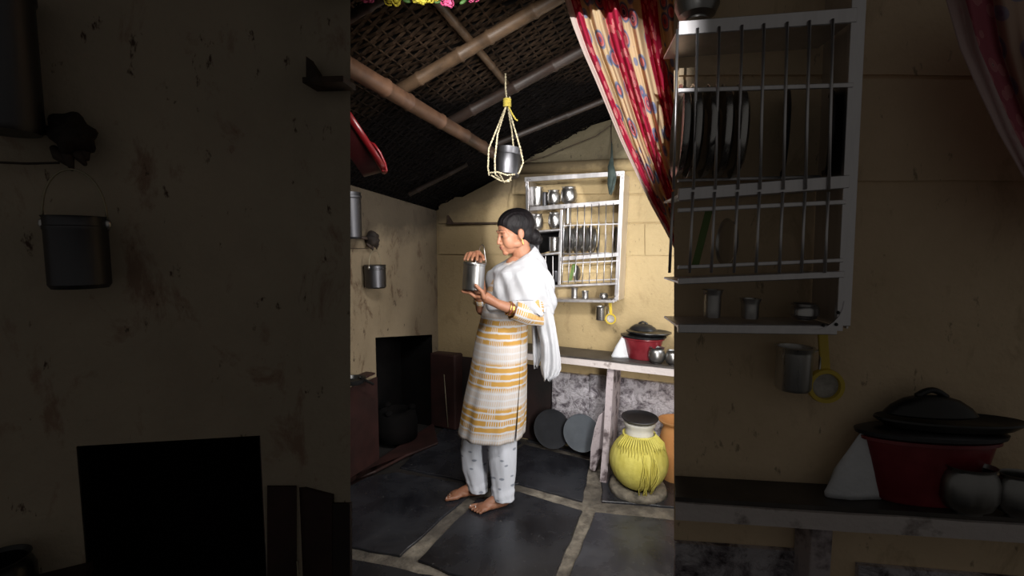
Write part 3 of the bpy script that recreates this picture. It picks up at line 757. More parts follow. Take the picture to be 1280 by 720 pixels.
H2 = rack(WR, zoom, .13, 705.5, 'big dim dish rack on the unlit near wall at the right', 'near', .92)
# vessels on the far rack
def on(x, y, off, f=H): return f(x, y, off)
def far_vessel(name, kind, x, ybase, wpx, hpx, label, cat, off=RD*.55, m=M['steel'], group=None, f=H, zf=1.0):
    b = f(x, ybase, off); d = b.y; r = S(wpx*zf, d)/2; h = S(hpx*zf, d)
    pr = {'cup': prof_cup(r, h), 'lota': prof_lota(r, h), 'dish': prof_dish(r, h), 'taper': prof_cup(r, h, taper=.8)}[kind]
    return vessel(name, pr, b, m, label, cat, group)
def jug_handle(o, r, h, side, m):
    bm = BM(); c_ = V((0, 0, 0)); tube(bm, [side*r*.9+V((0,0,h*.8)), side*(r*1.45)+V((0,0,h*.75)), side*(r*1.5)+V((0,0,h*.45)), side*r*.95+V((0,0,h*.25))], .004, 8)
    for v in bm.verts: v.co += o.location
    obj('handle', bm, m, o, smooth=True)
sd = RD*.5
far_vessel('steel_canister', 'cup', 670.5, 258, 16, 23, 'tall straight steel canister at the left end of the rack top shelf', 'canister')
far_vessel('steel_tumbler', 'cup', 681, 258, 8, 17, 'narrow dim steel tumbler between the tall canister and the first round pot', 'tumbler', off=RD*.3, m=M['steel_dark'])
o = far_vessel('steel_pot', 'lota', 692, 256.5, 16, 18, 'round-bellied steel pot with an ear, middle of the rack top shelf', 'pot'); jug_handle(o, .04, .08, ub, M['steel'])
o = far_vessel('steel_pot', 'lota', 711, 255, 20, 20.5, 'largest round steel pot, right end of the vessels on the rack top shelf', 'pot'); 
far_vessel('steel_pot', 'lota', 671.5, 287, 15, 19, 'round steel pot on the second left shelf right beside the woman\'s hair', 'pot')
far_vessel('steel_pot', 'lota', 693.5, 285.5, 16.5, 19.5, 'round steel pot on the second left shelf touching the inner post', 'pot')
far_vessel('steel_tumbler', 'cup', 709.5, 280, 5.5, 20, 'slim bright steel tumbler standing just right of the inner post', 'tumbler', off=RD*.4)
far_vessel('steel_bottle', 'taper', 672.3, 314, 7, 12, 'small steel bottle on the dark third left shelf near her shoulder', 'bottle', m=M['steel_dark'])
far_vessel('steel_cup', 'cup', 692.5, 314, 13, 17.5, 'straight steel cup on the dark third left shelf', 'cup', m=M['steel'])
far_vessel('steel_bowl', 'dish', 695, 352, 10, 13, 'deep dark bowl behind the left wires of the rack', 'bowl', m=M['steel_dark'])
far_vessel('glass_tumbler', 'cup', 690.5, 373, 6, 12, 'small dark tumbler at the left of the bottom rack shelf', 'tumbler', m=M['steel_dark'])
far_vessel('steel_tumbler', 'cup', 718, 372.5, 8, 13, 'tall bright tumbler on the bottom shelf of the far rack', 'tumbler')
far_vessel('steel_tumbler', 'cup', 731.5, 373, 8, 9.5, 'short bright tumbler in the middle of the bottom shelf of the far rack', 'tumbler')
far_vessel('steel_bowl', 'lota', 754.5, 373.5, 11, 7, 'low round bowl at the right of the bottom shelf of the far rack', 'bowl')
def plate(f, x, yb, hpx, off, lab, grp, axis, pl, zf=1, tilt=0.0, m=M['steel'], wr=.026):
    c_ = f(x, yb-hpx/2, off); r = S(hpx*zf, c_.y)/2
    rd = (c_-CAM); rd.z = 0; rd.normalize(); axis = V((-rd.y, rd.x, 0))-rd*(axis if isinstance(axis, float) else .2)+V((0,0,.02))
    bm = BM(); lathe(bm, prof_dish(r, wr), c_, axis, 32)
    return tag(obj('steel_plate', bm, m, smooth=True, angle=35), lab, 'plate', grp)
ordn = ['against the inner post', 'second from the inner post', 'third from the inner post', 'fourth from the inner post', 'fifth and last']
for i, x in enumerate((707, 715, 724.5, 733.5, 742.5)):
    plate(H, x, 316.5, 36, .085, 'deep steel plate standing on edge in the far rack, '+ordn[i], 'deep plates on edge in the far rack', .24, BACK)
plate(H, 748.5, 316.5, 36, .07, 'thin dark plate just right of the deep plates, far rack', None, .08, BACK, m=M['steel_dark'], wr=.01)
plate(H, 771, 316, 34, .085, 'dark plate leaning at the right end of the far rack plate row', None, .12, BACK, m=M['steel_dark'], wr=.012)
plate(H, 722.5, 351.5, 20, .085, 'small bright saucer on edge in the lower wires of the far rack', None, .45, BACK, wr=.012)
bm = BM(); bar(bm, H(712.5, 351, .09), H(717.5, 330, .09), .022, .004, ub, nb); tag(obj('green_spatula', bm, M['green_veg'], mods=(BEV(.001, 1),)), 'green flat spatula standing in the lower wires of the far rack', 'spatula')
# near rack contents
def nvessel(*a, **k): return far_vessel(*a, f=H2, zf=3.16, **k)
ordn2 = ['at the doorway edge', 'second from the doorway edge', 'third from the doorway edge', 'fourth from the doorway edge', 'last before the gap']
for i, x in enumerate((708.6, 713.3, 719.3, 725.2, 731.3)):
    plate(H2, x, 316, 35, .062, 'deep dim steel plate on edge in the big near rack, '+ordn2[i], 'deep plates on edge in the near rack', .16, WR, zf=3.16, wr=.017, m=M['steel'])
plate(H2, 749, 316, 34, .055, 'thin dark plate beyond the deep plates, big near rack', None, .06, WR, zf=3.16, m=M['steel_dark'], wr=.006)
plate(H2, 766, 315, 33, .062, 'dark plate leaning against the right post of the big near rack', None, .1, WR, zf=3.16, m=M['steel_dark'], wr=.006)
plate(H2, 726, 351.5, 19, .062, 'small pale saucer on edge in the lower wires of the near rack', None, .45, WR, zf=3.16, wr=.008)
bm = BM(); bar(bm, H2(712.5, 351, .07), H2(718, 329, .07), .014, .003, WR.u, WR.n); tag(obj('green_spatula', bm, M['green_veg'], mods=(BEV(.001, 1),)), 'dim green spatula in the lower wires of the big near rack', 'spatula')
nvessel('steel_pot', 'lota', 713, 254.5, 16, 16, 'dim steel pot at the cut-off top corner of the near rack', 'pot', off=.07, m=M['steel_mid'])
nvessel('steel_tumbler', 'cup', 719, 371.5, 6.5, 11, 'narrow tumbler on the bottom shelf of the big near rack', 'tumbler', off=.075)
nvessel('steel_tumbler', 'cup', 734, 372, 6.5, 8, 'short tumbler in the middle of the bottom shelf of the big near rack', 'tumbler', off=.075)
nvessel('steel_bowl', 'lota', 755.5, 372.5, 10.5, 6.5, 'low round bowl on the bottom shelf of the big near rack', 'bowl', off=.075)
# mug and tea strainer hooked below each rack
def hung(f, pl, zf, where, off, yo=0):
    d = f(751, 390, off).y; r = S(13*zf, d)/2; h = S(17.5*zf, d)
    b = f(751, 400, off); o = vessel('steel_mug', prof_cup(r, h), b, M['steel'], 'straight steel mug hooked under the '+where+' dish rack', 'mug')
    bm = BM(); tube(bm, [b+pl.u*r*.9+V((0,0,h*.85)), b+pl.u*r*1.5+V((0,0,h*.95)), b+pl.u*r*1.5+V((0,0,h*.35)), b+pl.u*r*.95+V((0,0,h*.25))], .003*1, 8)
    obj('handle', bm, M['steel'], o, smooth=True)
    c_ = f(763.5, 398.5, off); r = S(13.5*zf, d)/2
    root = empty('tea_strainer', c_, 'yellow plastic tea strainer hanging beside the mug under the '+where+' rack', 'strainer')
    bm = BM(); lathe(bm, [(r*.78, -.004), (r*1.0, -.004), (r*1.04, .004), (r*1.0, .010), (r*.78, .010), (r*.74, .003), (r*.78, -.004)], c_, pl.n, 28); obj('strainer_rim', bm, M['yellow_plastic'], root, smooth=True, angle=40)
    bm = BM(); lathe(bm, [(0, -.012), (r*.4, -.010), (r*.78, .002), (r*.78, .004), (r*.4, -.006), (0, -.008)], c_, pl.n, 24); obj('strainer_mesh', bm, M['mesh_white'], root, smooth=True)
    bm = BM(); tp = f(762.8, 377, off); bar(bm, c_+V((0,0,r*.95)), tp, r*.55, .006, pl.u, pl.n); obj('handle', bm, M['yellow_plastic'], root, mods=(BEV(.002, 2),))
hung(H, BACK, 1, 'far', .12); hung(H2, WR, 3.16, 'near', .055)
# green-grey rag tied to the far rack top rail
bm = BM(); tube(bm, [H(764.5, 178, .05), H(764.8, 196, .10), H(763.5, 208, RD+.02), H(765, 218, RD+.035), H(762.5, 230, RD+.03), H(762, 243, RD+.02)], [.004, .008, .020, .026, .018, .004], 10, flat=.6, flatdir=nb)
rag = tag(obj('knotted_rag', bm, M['green_cloth'], smooth=True), 'grey-green rag tied over the top rail of the far rack', 'rag')
bm = BM(); tube(bm, [H(765.5, 214, RD+.03), H(768.5, 222, RD+.035), H(766, 236, RD+.03), H(763.5, 244, RD+.02)], [.012, .012, .009, .003], 8); obj('rag_end', bm, M['green_cloth'], rag, smooth=True)
bm = BM(); tube(bm, [H(764.3, 152, .02), H(763.8, 165, .03), H(764.5, 180, .05)], .003, 6); obj('string', bm, M['brown_dark'], rag)
# thin sagging wires across the back wall
bm = BM(); tube(bm, [BACK.hit(x, y, .04) for x, y in ((648, 206), (680, 196), (715, 182), (745, 170), (764, 156))], .003, 6); tag(obj('wall_wire', bm, M['brown_dark']), 'dark wire looping over the gable above the rack', 'wire')

# ---------------------------------------------------------------- shelf tables
def zat(pl, px, py, off): return pl.hit(px, py, off).z
SB = BACK.hit(700, 433, 0.02).z
SO = .27
root = empty('wall_shelf', BACK.at(1.3, 0, .15), 'long slate-topped shelf with a chipped white edge under the far rack', 'shelf')
ush0, ush1 = BACK.uof(BACK.hit(655, 437, .1)), 2.08
bm = BM(); f = [BACK.at(ush0, SB-.012, .02), BACK.at(ush1, SB-.012, .02), BACK.at(ush1, SB-.012, SO), BACK.at(ush0, SB-.012, SO)]
hexa(bm, f, [p+V((0,0,.012)) for p in f]); obj('shelf_top', bm, M['shelf_top'], root)
bm = BM(); f = [BACK.at(ush0, SB-.052, .02), BACK.at(ush1, SB-.052, .02), BACK.at(ush1, SB-.052, SO+.012), BACK.at(ush0, SB-.052, SO+.012)]
hexa(bm, f, [p+V((0,0,.0395)) for p in f]); bmesh.ops.subdivide_edges(bm, edges=bm.edges[:], cuts=7, use_grid_fill=True)
for v in bm.verts: v.co += V((0,0,noise.noise(v.co*12)*.003))+nb*noise.noise(v.co*17)*.004
obj('shelf_edge', bm, M['shelf_edge'], root, smooth=True, angle=40)
bm = BM(); a_ = BACK.hit(763.5, 458, SO-.03); zb2 = SB-.053
b_ = floor_pt(754, 603)
dd = .075
def legbox(bm, top, bot, w_, dep, zt_):
    hexa(bm, [bot-ub*w_/2-nb*dep, bot+ub*w_/2-nb*dep, bot+ub*w_/2, bot-ub*w_/2], [top-ub*w_/2-nb*dep, top+ub*w_/2-nb*dep, top+ub*w_/2, top-ub*w_/2])
a_.z = zb2; legbox(bm, a_, b_, .042, .21, zb2)
bmesh.ops.subdivide_edges(bm, edges=bm.edges[:], cuts=5, use_grid_fill=True)
for v in bm.verts: 
    if 0.02 < v.co.z < zb2-.01: v.co += ub*noise.noise(v.co*8)*.008
obj('leg', bm, M['wood_grey'], root, smooth=True, angle=40)
# leaning stone plank in front of the leg
bm = BM(); t1, t2 = P(757.5, 513, b_.y+.10), P(741, 588, b_.y-.02); t2 = floor_pt(742, 590)
pts = [(748, 520), (757, 512), (760, 520), (758, 545), (752, 568), (743, 590), (737, 587), (738, 560), (743, 535)]
ppl = Plane(t2, V((.9, .35, 0)), V((.35, -.9, 0)))
f = [ppl.hit(x, y) for x, y in pts]
vf = [bm.verts.new(p) for p in f]; vb = [bm.verts.new(p+V((.03, .05, 0))) for p in f]; bm.faces.new(vf); bm.faces.new(vb[::-1])
for i in range(len(f)): bm.faces.new((vf[i], vf[(i+1) % len(f)], vb[(i+1) % len(f)], vb[i]))
tag(obj('stone_slab', bm, M['wood_grey'], mods=(BEV(.006, 2),)), 'narrow broken grey stone leaning against the shelf leg', 'stone slab')
# round sheets leaning on the silver wall
def disc(cx_, cy_, rpx, off, m, label, tilt=.18, rx=1.0):
    c_ = BACK.hit(cx_, cy_, off); r = S(rpx, c_.y); ax = (nb+V((0,0,tilt))).normalized()
    c_.z = max(c_.z, r*math.cos(math.atan(tilt))+.002)
    bm = BM(); lathe(bm, [(0, 0), (r*.985, 0), (r, .004), (r, .012), (r*.985, .015), (r*.9, .012), (0, .011)], c_, ax, 48, (1, rx)); return tag(obj('round_griddle', bm, m, smooth=True, angle=30), label, 'griddle')
disc(690.5, 536, 25, .10, M['dark_disc'], 'dark round griddle leaning in the shade under the shelf, behind the paler one')
disc(727, 541, 24, .15, M['grey_disc'], 'pale grey-blue round griddle leaning on the silver wall beside the shelf leg')
# near shelf
root = empty('wall_shelf', WR.at(.4, .9, .05), 'large dim shelf with a chipped edge on the near right wall', 'shelf')
SBn = WR.hit(842, 594, 0).z
def nz(px, py, off): return WR.hit(px, py, off)
bm = BM(); ZT = SBn; o1 = .095
le = lambda z, o: jamb(WR, 844, z, o)
f = [le(ZT-.010, .002), WR.at(LR+.4, ZT-.010, .002), WR.at(LR+.4, ZT-.010, o1), le(ZT-.010, o1)]
hexa(bm, f, [p+V((0,0,.010)) for p in f]); obj('shelf_top', bm, M['shelf_top'], root)
f = [le(ZT-.046, .002), WR.at(LR+.4, ZT-.046, .002), WR.at(LR+.4, ZT-.046, o1+.006), le(ZT-.046, o1+.006)]
bm = BM(); hexa(bm, f, [p+V((0,0,.036)) for p in f]); bmesh.ops.subdivide_edges(bm, edges=bm.edges[:], cuts=9, use_grid_fill=True)
for v in bm.verts: v.co += V((0,0,noise.noise(v.co*22)*.002))+WR.n*noise.noise(v.co*28)*.003
obj('shelf_edge', bm, M['shelf_edge'], root, smooth=True, angle=40)
bm = BM(); a_ = nz(1028, 662, .075); a_.z = ZT-.047; b_ = V((a_.x, a_.y, 0))
u_ = WR.u; n_ = WR.n
hexa(bm, [b_-u_*.02-n_*.07, b_+u_*.055-n_*.07, b_+u_*.02, b_-u_*.02], [a_-u_*.02-n_*.07, a_+u_*.055-n_*.07, a_+u_*.02, a_-u_*.02]); obj('leg', bm, M['wood_grey'], root, mods=(BEV(.004, 2),))
bm = BM(); q1, q2 = nz(843, 678, .01), nz(1016, 690, .01); f = [le(.2, .012), WR.at(WR.uof(q2), .2, .012), WR.at(WR.uof(q2), q2.z, .012), le(q1.z, .012)]
hexa(bm, [p-WR.n*.014 for p in f], f); q3 = nz(1073, 706, .01); f = [WR.at(WR.uof(q3), .2, .012), WR.at(LR+.4, .2, .012), WR.at(LR+.4, q3.z-.01, .012), WR.at(WR.uof(q3), q3.z, .012)]
obj('silver_dado', bm, M['silver'], wall_near_right)
bm = BM(); hexa(bm, [p-WR.n*.014 for p in f], f); obj('silver_dado', bm, M['silver'], wall_near_right)
# ---------------------------------------------------------------- red tub with lids, bag and pots (far and near)
def tubset(f, zf, pl, zs, where, oc, flatn):
    u, n = pl.u, pl.n
    def bp(x, off):
        p = f(x, 440, off); p.z = zs+.001; return p
    d = bp(803, oc).y; R = S(50*zf, d)/2; hh = S(27*zf, d); sqv = (flatn, 1.0)
    Mx = Matrix((n, u, V((0,0,1)))).transposed()
    b = bp(803.5, oc)
    def L_(prof, c_, sq=sqv, seg=40):
        bm = BM(); lathe(bm, prof, c_, seg=seg, sq=sq, M=Mx); return bm
    root = empty('plastic_tub', b, 'red plastic tub heaped with lids, standing on the '+where+' shelf', 'tub')
    obj('tub_body', L_([(0, 0), (R*.70, 0), (R*.76, .006), (R*.97, hh*.94), (R*1.05, hh*.95), (R*1.05, hh), (R*.94, hh), (R*.9, hh*.9), (R*.7, .02), (0, .012)], b), M['tub_red'], root, smooth=True, angle=40)
    zt_ = b+V((0,0,hh+.001))
    o = obj('flat_lid', L_([(0, 0), (R*1.0, 0), (R*1.12, .004), (R*1.14, hh*.09), (R*1.0, hh*.13), (R*.5, hh*.16), (0, hh*.16)], zt_), M['steel_dark'], None, smooth=True, angle=40); tag(o, 'wide dull metal lid lying on the red tub of the '+where+' shelf', 'lid')
    zt_ = zt_+V((0,0,hh*.16+.001))+u*R*.08
    o = obj('black_pan', L_([(0, 0), (R*.95, 0), (R*1.12, hh*.1), (R*1.1, hh*.13), (R*.9, hh*.06), (0, hh*.05)], zt_+u*R*.18), M['black'], None, smooth=True, angle=40); tag(o, 'flat black pan on top of the metal lid, '+where+' shelf', 'pan')
    bm = L_([(0, hh*.0), (R*.62, hh*.03), (R*.70, hh*.06), (R*.6, hh*.17), (R*.42, hh*.28), (R*.2, hh*.34), (0, hh*.35)], zt_+V((0,0,hh*.13))-u*R*.10, (flatn, 1.0))
    lid = tag(obj('domed_lid', bm, M['black'], smooth=True, angle=40), 'shiny black domed lid crowning the stack on the '+where+' shelf', 'lid')
    bm = BM(); c_ = zt_+V((0,0,hh*.48))-u*R*.10; tube(bm, arc(c_-u*R*.22-V((0,0,hh*.03)), c_+u*R*.22-V((0,0,hh*.03)), hh*.10), R*.05, 8); obj('lid_handle', bm, M['black'], lid, smooth=True)
    # steel pots in front
    po = oc+R*flatn*.62+R*.36*flatn
    def pot(x, wpx, hpx, off, lab, m=M['steel_mid'], tilt=None):
        b_ = bp(x, off); r = S(wpx*zf, b_.y)/2; h_ = S(hpx*zf, b_.y)
        bm = BM(); lathe(bm, prof_lota(r, h_), b_, seg=28, sq=(max(.6, flatn), 1) if zf > 2 else (1, 1), M=Mx)
        return tag(obj('steel_pot', bm, m, smooth=True, angle=40), lab, 'pot')
    pot(821, 21, 20, po, 'small lidded steel pot in front of the red tub on the '+where+' shelf')
    pot(841, 18, 18, po-.0, 'steel pot at the right of the '+where+' shelf, half out of view')
    return root
tubset(lambda x, y, o: BACK.hit(x, y, o), 1, BACK, SB, 'far', .13, .72)
tubset(lambda x, y, o: WR.hit(*zoom(x, y), o), 3.16, WR, SBn, 'near', .050, .32)
def bag(f, zs, sc, label):
    c_ = f(777.5, 430); c_.z = zs
    bm = BM(); rings = []
    prof = [(.0, 1.0), (.012, 1.02), (.06, .8), (.10, .52), (.135, .28), (.155, .12), (.158, .02)]
    for z, r in prof:
        ring = []
        for k in range(20):
            a = 2*PI*k/20; rr = r*.068*(1+.14*noise.noise(V((math.cos(a)*2, math.sin(a)*2, z*22))))*sc
            ring.append(c_+V((math.cos(a)*rr+z*.10*sc, math.sin(a)*rr*(.35 if sc > .9 and zs < .8 else .22), z*sc)))
        rings.append(ring)
    loft(bm, rings); tag(obj('plastic_bag', bm, M['bag'], smooth=True), label, 'bag')
bag(lambda x, y: BACK.hit(x, y, .16), SB+.001, .95, 'crumpled white plastic bag beside the red tub on the far shelf')
bag(lambda x, y: WR.hit(*zoom(x-.5, y), .05), SBn+.001, .95, 'dim crumpled white bag left of the tub on the near shelf')

# ---------------------------------------------------------------- yellow cloth-wrapped pot on a ring, clay pot
pb = floor_pt(797.5, 611); 
root = empty('water_pot', pb, 'big round water pot wrapped in gathered yellow cloth below the shelf', 'water pot')
Rp = S(37.5, pb.y); z0p = .02
bm = BM(); rings = []; NS = 96
prof = [(.40, 0), (.62, .035), (.86, .11), (.985, .20), (1.0, .27), (.95, .34), (.80, .42), (.60, .47), (.50, .495), (.47, .505)]
for i, (r, z) in enumerate(prof):
    ring = []
    t = i/(len(prof)-1)
    for k in range(NS):
        a = 2*PI*k/NS
        amp = .002+.008*max(0, t-.5)/.5
        rr = Rp*r*(1+amp*2.2*math.sin(a*31+2*math.sin(a*3))+.012*noise.noise(V((math.cos(a)*2, math.sin(a)*2, z*6))))
        ring.append(pb+V((rr*math.cos(a), rr*math.sin(a), z0p+z*.62)))
    rings.append(ring)
loft(bm, rings); obj('cloth_wrap', bm, M['yellow_cloth'], root, smooth=True, mods=(SUB(1),))
zn = z0p+.505*.62
Rn = Rp*.50
bm = BM(); lathe(bm, [(Rn*.9, -.02), (Rn*.98, 0), (Rn*.94, .03), (Rn*.95, .05), (Rn*1.06, .062), (Rn*1.08, .075), (Rn*.98, .08), (Rn*.9, .07), (Rn*.86, 0), (Rn*.85, -.02)], pb+V((0,0,zn)), seg=40); obj('neck', bm, M['white_glaze'], root, smooth=True, angle=40)
# gathers radiating from the tie, cord and fringe
tie = P(795, 556, pb.y-Rp*.80)
bm = BM()
for k in range(22):
    a = -PI/2-1.25+2.5*k/21
    p0 = pb+V((Rn*1.04*math.cos(a), Rn*1.04*math.sin(a), zn+.012)); 
    p2 = pb+V((Rp*.93*math.cos(a), Rp*.93*math.sin(a), z0p+.335*.62)); mid = (p0+p2)/2+V((math.cos(a)*.012, math.sin(a)*.012, .012))
    p2 = mid.lerp(p2, random.uniform(.3, .9)); tube(bm, [p0, mid, p2], [.005, .006, .001], 6)
tag(obj('cloth_gathers', bm, M['yellow_cloth'], root, smooth=True), kind='stuff')
bm = BM(); tube(bm, [pb+V((Rn*1.07*math.cos(a), Rn*1.07*math.sin(a), zn+.004+.004*math.sin(3*a))) for a in [2*PI*k/40 for k in range(41)]], .007, 8); obj('tie_cord', bm, M['yellow_cloth'], root, smooth=True)
bm = BM()
for k in range(16):
    x0_ = random.uniform(-.022, .030); a = -PI/2+(x0_+.02)*2.2
    pts = []
    Lf = random.uniform(.75, 1.0)
    for t in range(8):
        tt = t/7*Lf; zz_ = zn*(1-tt)+.004; q_ = max(0, min(.999, (zz_-z0p)/.62/.505)); 
        rr_ = Rp*(1.03*math.sin(PI*min(1, max(.18, q_*.93+.03)))**.55)+.006+.004*(k % 3)
        if q_ > .85: rr_ = min(rr_, Rp*.66)
        pts.append(pb+V((math.cos(a)*rr_+x0_+.012*math.sin(tt*6+k), math.sin(a)*rr_, zz_)))
    tube(bm, pts, .0032, 6)
tag(obj('fringe', bm, M['yellow_cloth'], root, smooth=True), kind='stuff')
Rl = S(23, pb.y)
bm = BM(); c_ = pb+V((0,0,zn+.082)); lathe(bm, [(0, 0), (Rl*.7, 0), (Rl*.95, .012), (Rl*1.02, .022), (Rl*.99, .025), (Rl*.85, .016), (Rl*.6, .010), (0, .010)], c_, (0, -.04, 1), 40)
obj('lid', bm, M['steel_dark'], root, smooth=True, angle=40)
bm = BM(); rings = []
for k in range(24):
    a = 2*PI*k/24; c2 = pb+V((math.cos(a)*Rp*.72, math.sin(a)*Rp*.72, .0)); 
    rad = V((math.cos(a), math.sin(a), 0)); rr = .034*(1+.3*noise.noise(c2*9))
    rings.append([c2+rad*rr*1.5*math.cos(b2)+V((0,0,.008+abs(rr*.85*math.sin(b2)) if math.sin(b2) > 0 else 0)) for b2 in [2*PI*j/8 for j in range(8)]])
vr = [[bm.verts.new(p) for p in r] for r in rings]
for i in range(24):
    for j in range(8): bm.faces.new((vr[i][j], vr[(i+1) % 24][j], vr[(i+1) % 24][(j+1) % 8], vr[i][(j+1) % 8]))
tag(obj('pot_ring', bm, M['mortar_old'], smooth=True), 'rough grey cement ring on the floor under the yellow-wrapped pot', 'pot stand')
cb = P(846, 500, 2.76); cb.z = 0; Rc = .115
bm = BM(); lathe(bm, [(0, 0), (Rc*.6, 0), (Rc*.75, .06), (Rc*.86, .16), (Rc*.84, .25), (Rc*.72, .30), (Rc*.64, .325), (Rc*.66, .345), (Rc*.88, .362), (Rc*.92, .372), (Rc*.8, .372), (Rc*.58, .34), (0, .32)], cb, seg=40)
tag(obj('clay_pot', bm, M['clay'], smooth=True, angle=45), 'orange clay pot with a flared rim behind the yellow-wrapped pot', 'clay pot')

# ---------------------------------------------------------------- hanging pot in a rope sling
top = roof_hit(632, 108, -.09); d = top.y-.02; top.y = d
pc = P(633.5, 221, d); r = S(31, d)/2; h = S(34, d)
Mt = Matrix.Rotation(math.radians(5), 3, 'Y') @ Matrix.Rotation(math.radians(-4), 3, 'X')
bm = BM(); pr = [(0, 0), (r*.85, 0), (r*.96, h*.06), (r, h*.25), (r, h*.72), (r*.94, h*.78), (r*.98, h*.84), (r*1.06, h), (r*1.0, h), (r*.92, h*.86), (r*.9, h*.7), (r*.9, h*.08), (0, h*.05)]
lathe(bm, pr, pc, M=Mt, seg=36); tag(obj('hanging_pot', bm, M['steel_dark'], smooth=True, angle=30), 'dark steel pot sitting in a rope sling under the roof', 'pot')
root = empty('rope_sling', top, 'cream and yellow rope sling hanging from a bamboo rafter around the pot', 'rope')
knot = P(634, 129, d)
def strand(name, pts, rr=.0042, m=M['rope']):
    # two-ply twisted rope
    bm = BM(); pts = [V(p) for p in pts]; out1, out2 = [], []
    L = sum((b-a).length for a, b in zip(pts, pts[1:])); acc = 0
    for a, b in zip(pts, pts[1:]):
        n_ = max(2, int((b-a).length/.008)); dr = (b-a).normalized(); x_ = dr.cross(V((0,1,.2))).normalized(); y_ = dr.cross(x_)
        for k in range(n_):
            p = a.lerp(b, k/n_); ph = acc/.03*2*PI; acc += (b-a).length/n_
            o_ = x_*math.cos(ph)*rr*.55+y_*math.sin(ph)*rr*.55; out1.append(p+o_); out2.append(p-o_)
    tube(bm, out1, rr*.62, 5); tube(bm, out2, rr*.62, 5); return obj(name, bm, m, root, smooth=True)
strand('rope_strand', [top+V((0,0,.05)), P(632, 112, d), knot])
bot = lambda x, y, dy: P(x, y, d+dy)
strand('rope_strand', [knot, P(611, 186, d-.03), P(610, 210, d-.05), P(612, 222, d-.04)])
strand('rope_strand', [knot, P(622, 168, d-.05), P(618.5, 200, d-.09), P(619, 218, d-.08), P(626, 224, d-.04)])
strand('rope_strand', [knot, P(650, 184, d-.03), P(654, 203, d-.02), P(649, 216, d-.03), P(638, 222, d)])
strand('rope_strand', [knot, P(640, 165, d+.06), P(643, 195, d+.08), P(643, 214, d+.06), P(636, 221, d+.03)])
strand('rope_strand', [P(612, 216, d-.05), P(622, 215, d-.09), P(634, 219, d-.10), P(645, 218, d-.06)])
strand('rope_strand', [P(614, 219, d-.06), P(626, 226, d-.05), P(636, 227, d-.06), P(640, 218, d-.07)])
strand('rope_strand', [P(624, 216, d-.09), P(630, 228, d-.05), P(637, 224, d-.03), P(641, 228, d-.03)])
bm = BM(); 
for k in range(4): tube(bm, [knot+V((.014*math.cos(a), .014*math.sin(a), -.012+k*.009)) for a in [2*PI*j/12 for j in range(13)]], .006, 6)
tag(obj('knot', bm, M['rope_y'], root, smooth=True), kind='stuff')
strand('rope_tail', [knot, P(640, 142, d-.02), P(645, 150, d-.03), P(649, 151, d-.03)], m=M['rope_y'])
strand('rope_tail', [knot, P(636, 124, d-.01), P(639, 118, d-.01)])

# ---------------------------------------------------------------- left wall things (far) and their near doubles
def bail(rootpos, r, h, m, parent, hgt, axis, wire=.0022):
    bm = BM(); a_ = rootpos+axis*r*1.03+V((0,0,h*.9)); b_ = rootpos-axis*r*1.03+V((0,0,h*.9)); pts = []
    for k in range(17):
        t = PI*k/16; pts.append((a_+b_)/2+axis*(r*1.03)*math.cos(t)+V((0,0,hgt*math.sin(t)**.8)))
    tube(bm, pts, wire, 8); return obj('bail_handle', bm, m, parent, smooth=True)
def hanging_can(c_, r, h, label, ax, hg):
    root = empty('milk_can', c_, label, 'can')
    bm = BM(); lathe(bm, [(0, 0), (r*.9, 0), (r, .008), (r*1.0, h*.80), (r*1.03, h*.82), (r*1.03, h*.86), (r*1.0, h*.87), (r*1.0, h*.97), (r*1.05, h), (r*1.0, h*1.0), (r*.95, h*.97), (r*.95, .02), (0, .01)], c_, seg=36); obj('can_body', bm, M['steel_dark'], root, smooth=True, angle=30)
    bm = BM(); lathe(bm, [(0, h*.985), (r*.96, h*.985), (r*.98, h*.995), (0, h*1.0)], c_, seg=36); obj('lid', bm, M['steel_dark'], root, smooth=True, angle=30)
    for s_ in (-1, 1):
        bm = BM(); ball(bm, c_+ax*s_*r*1.03+V((0,0,h*.9)), (.007, .007, .011), us=10, vs=8); obj('handle_ear', bm, M['steel'], root, smooth=True)
    bail(c_, r, h, M['wire'], root, hg, ax); return root
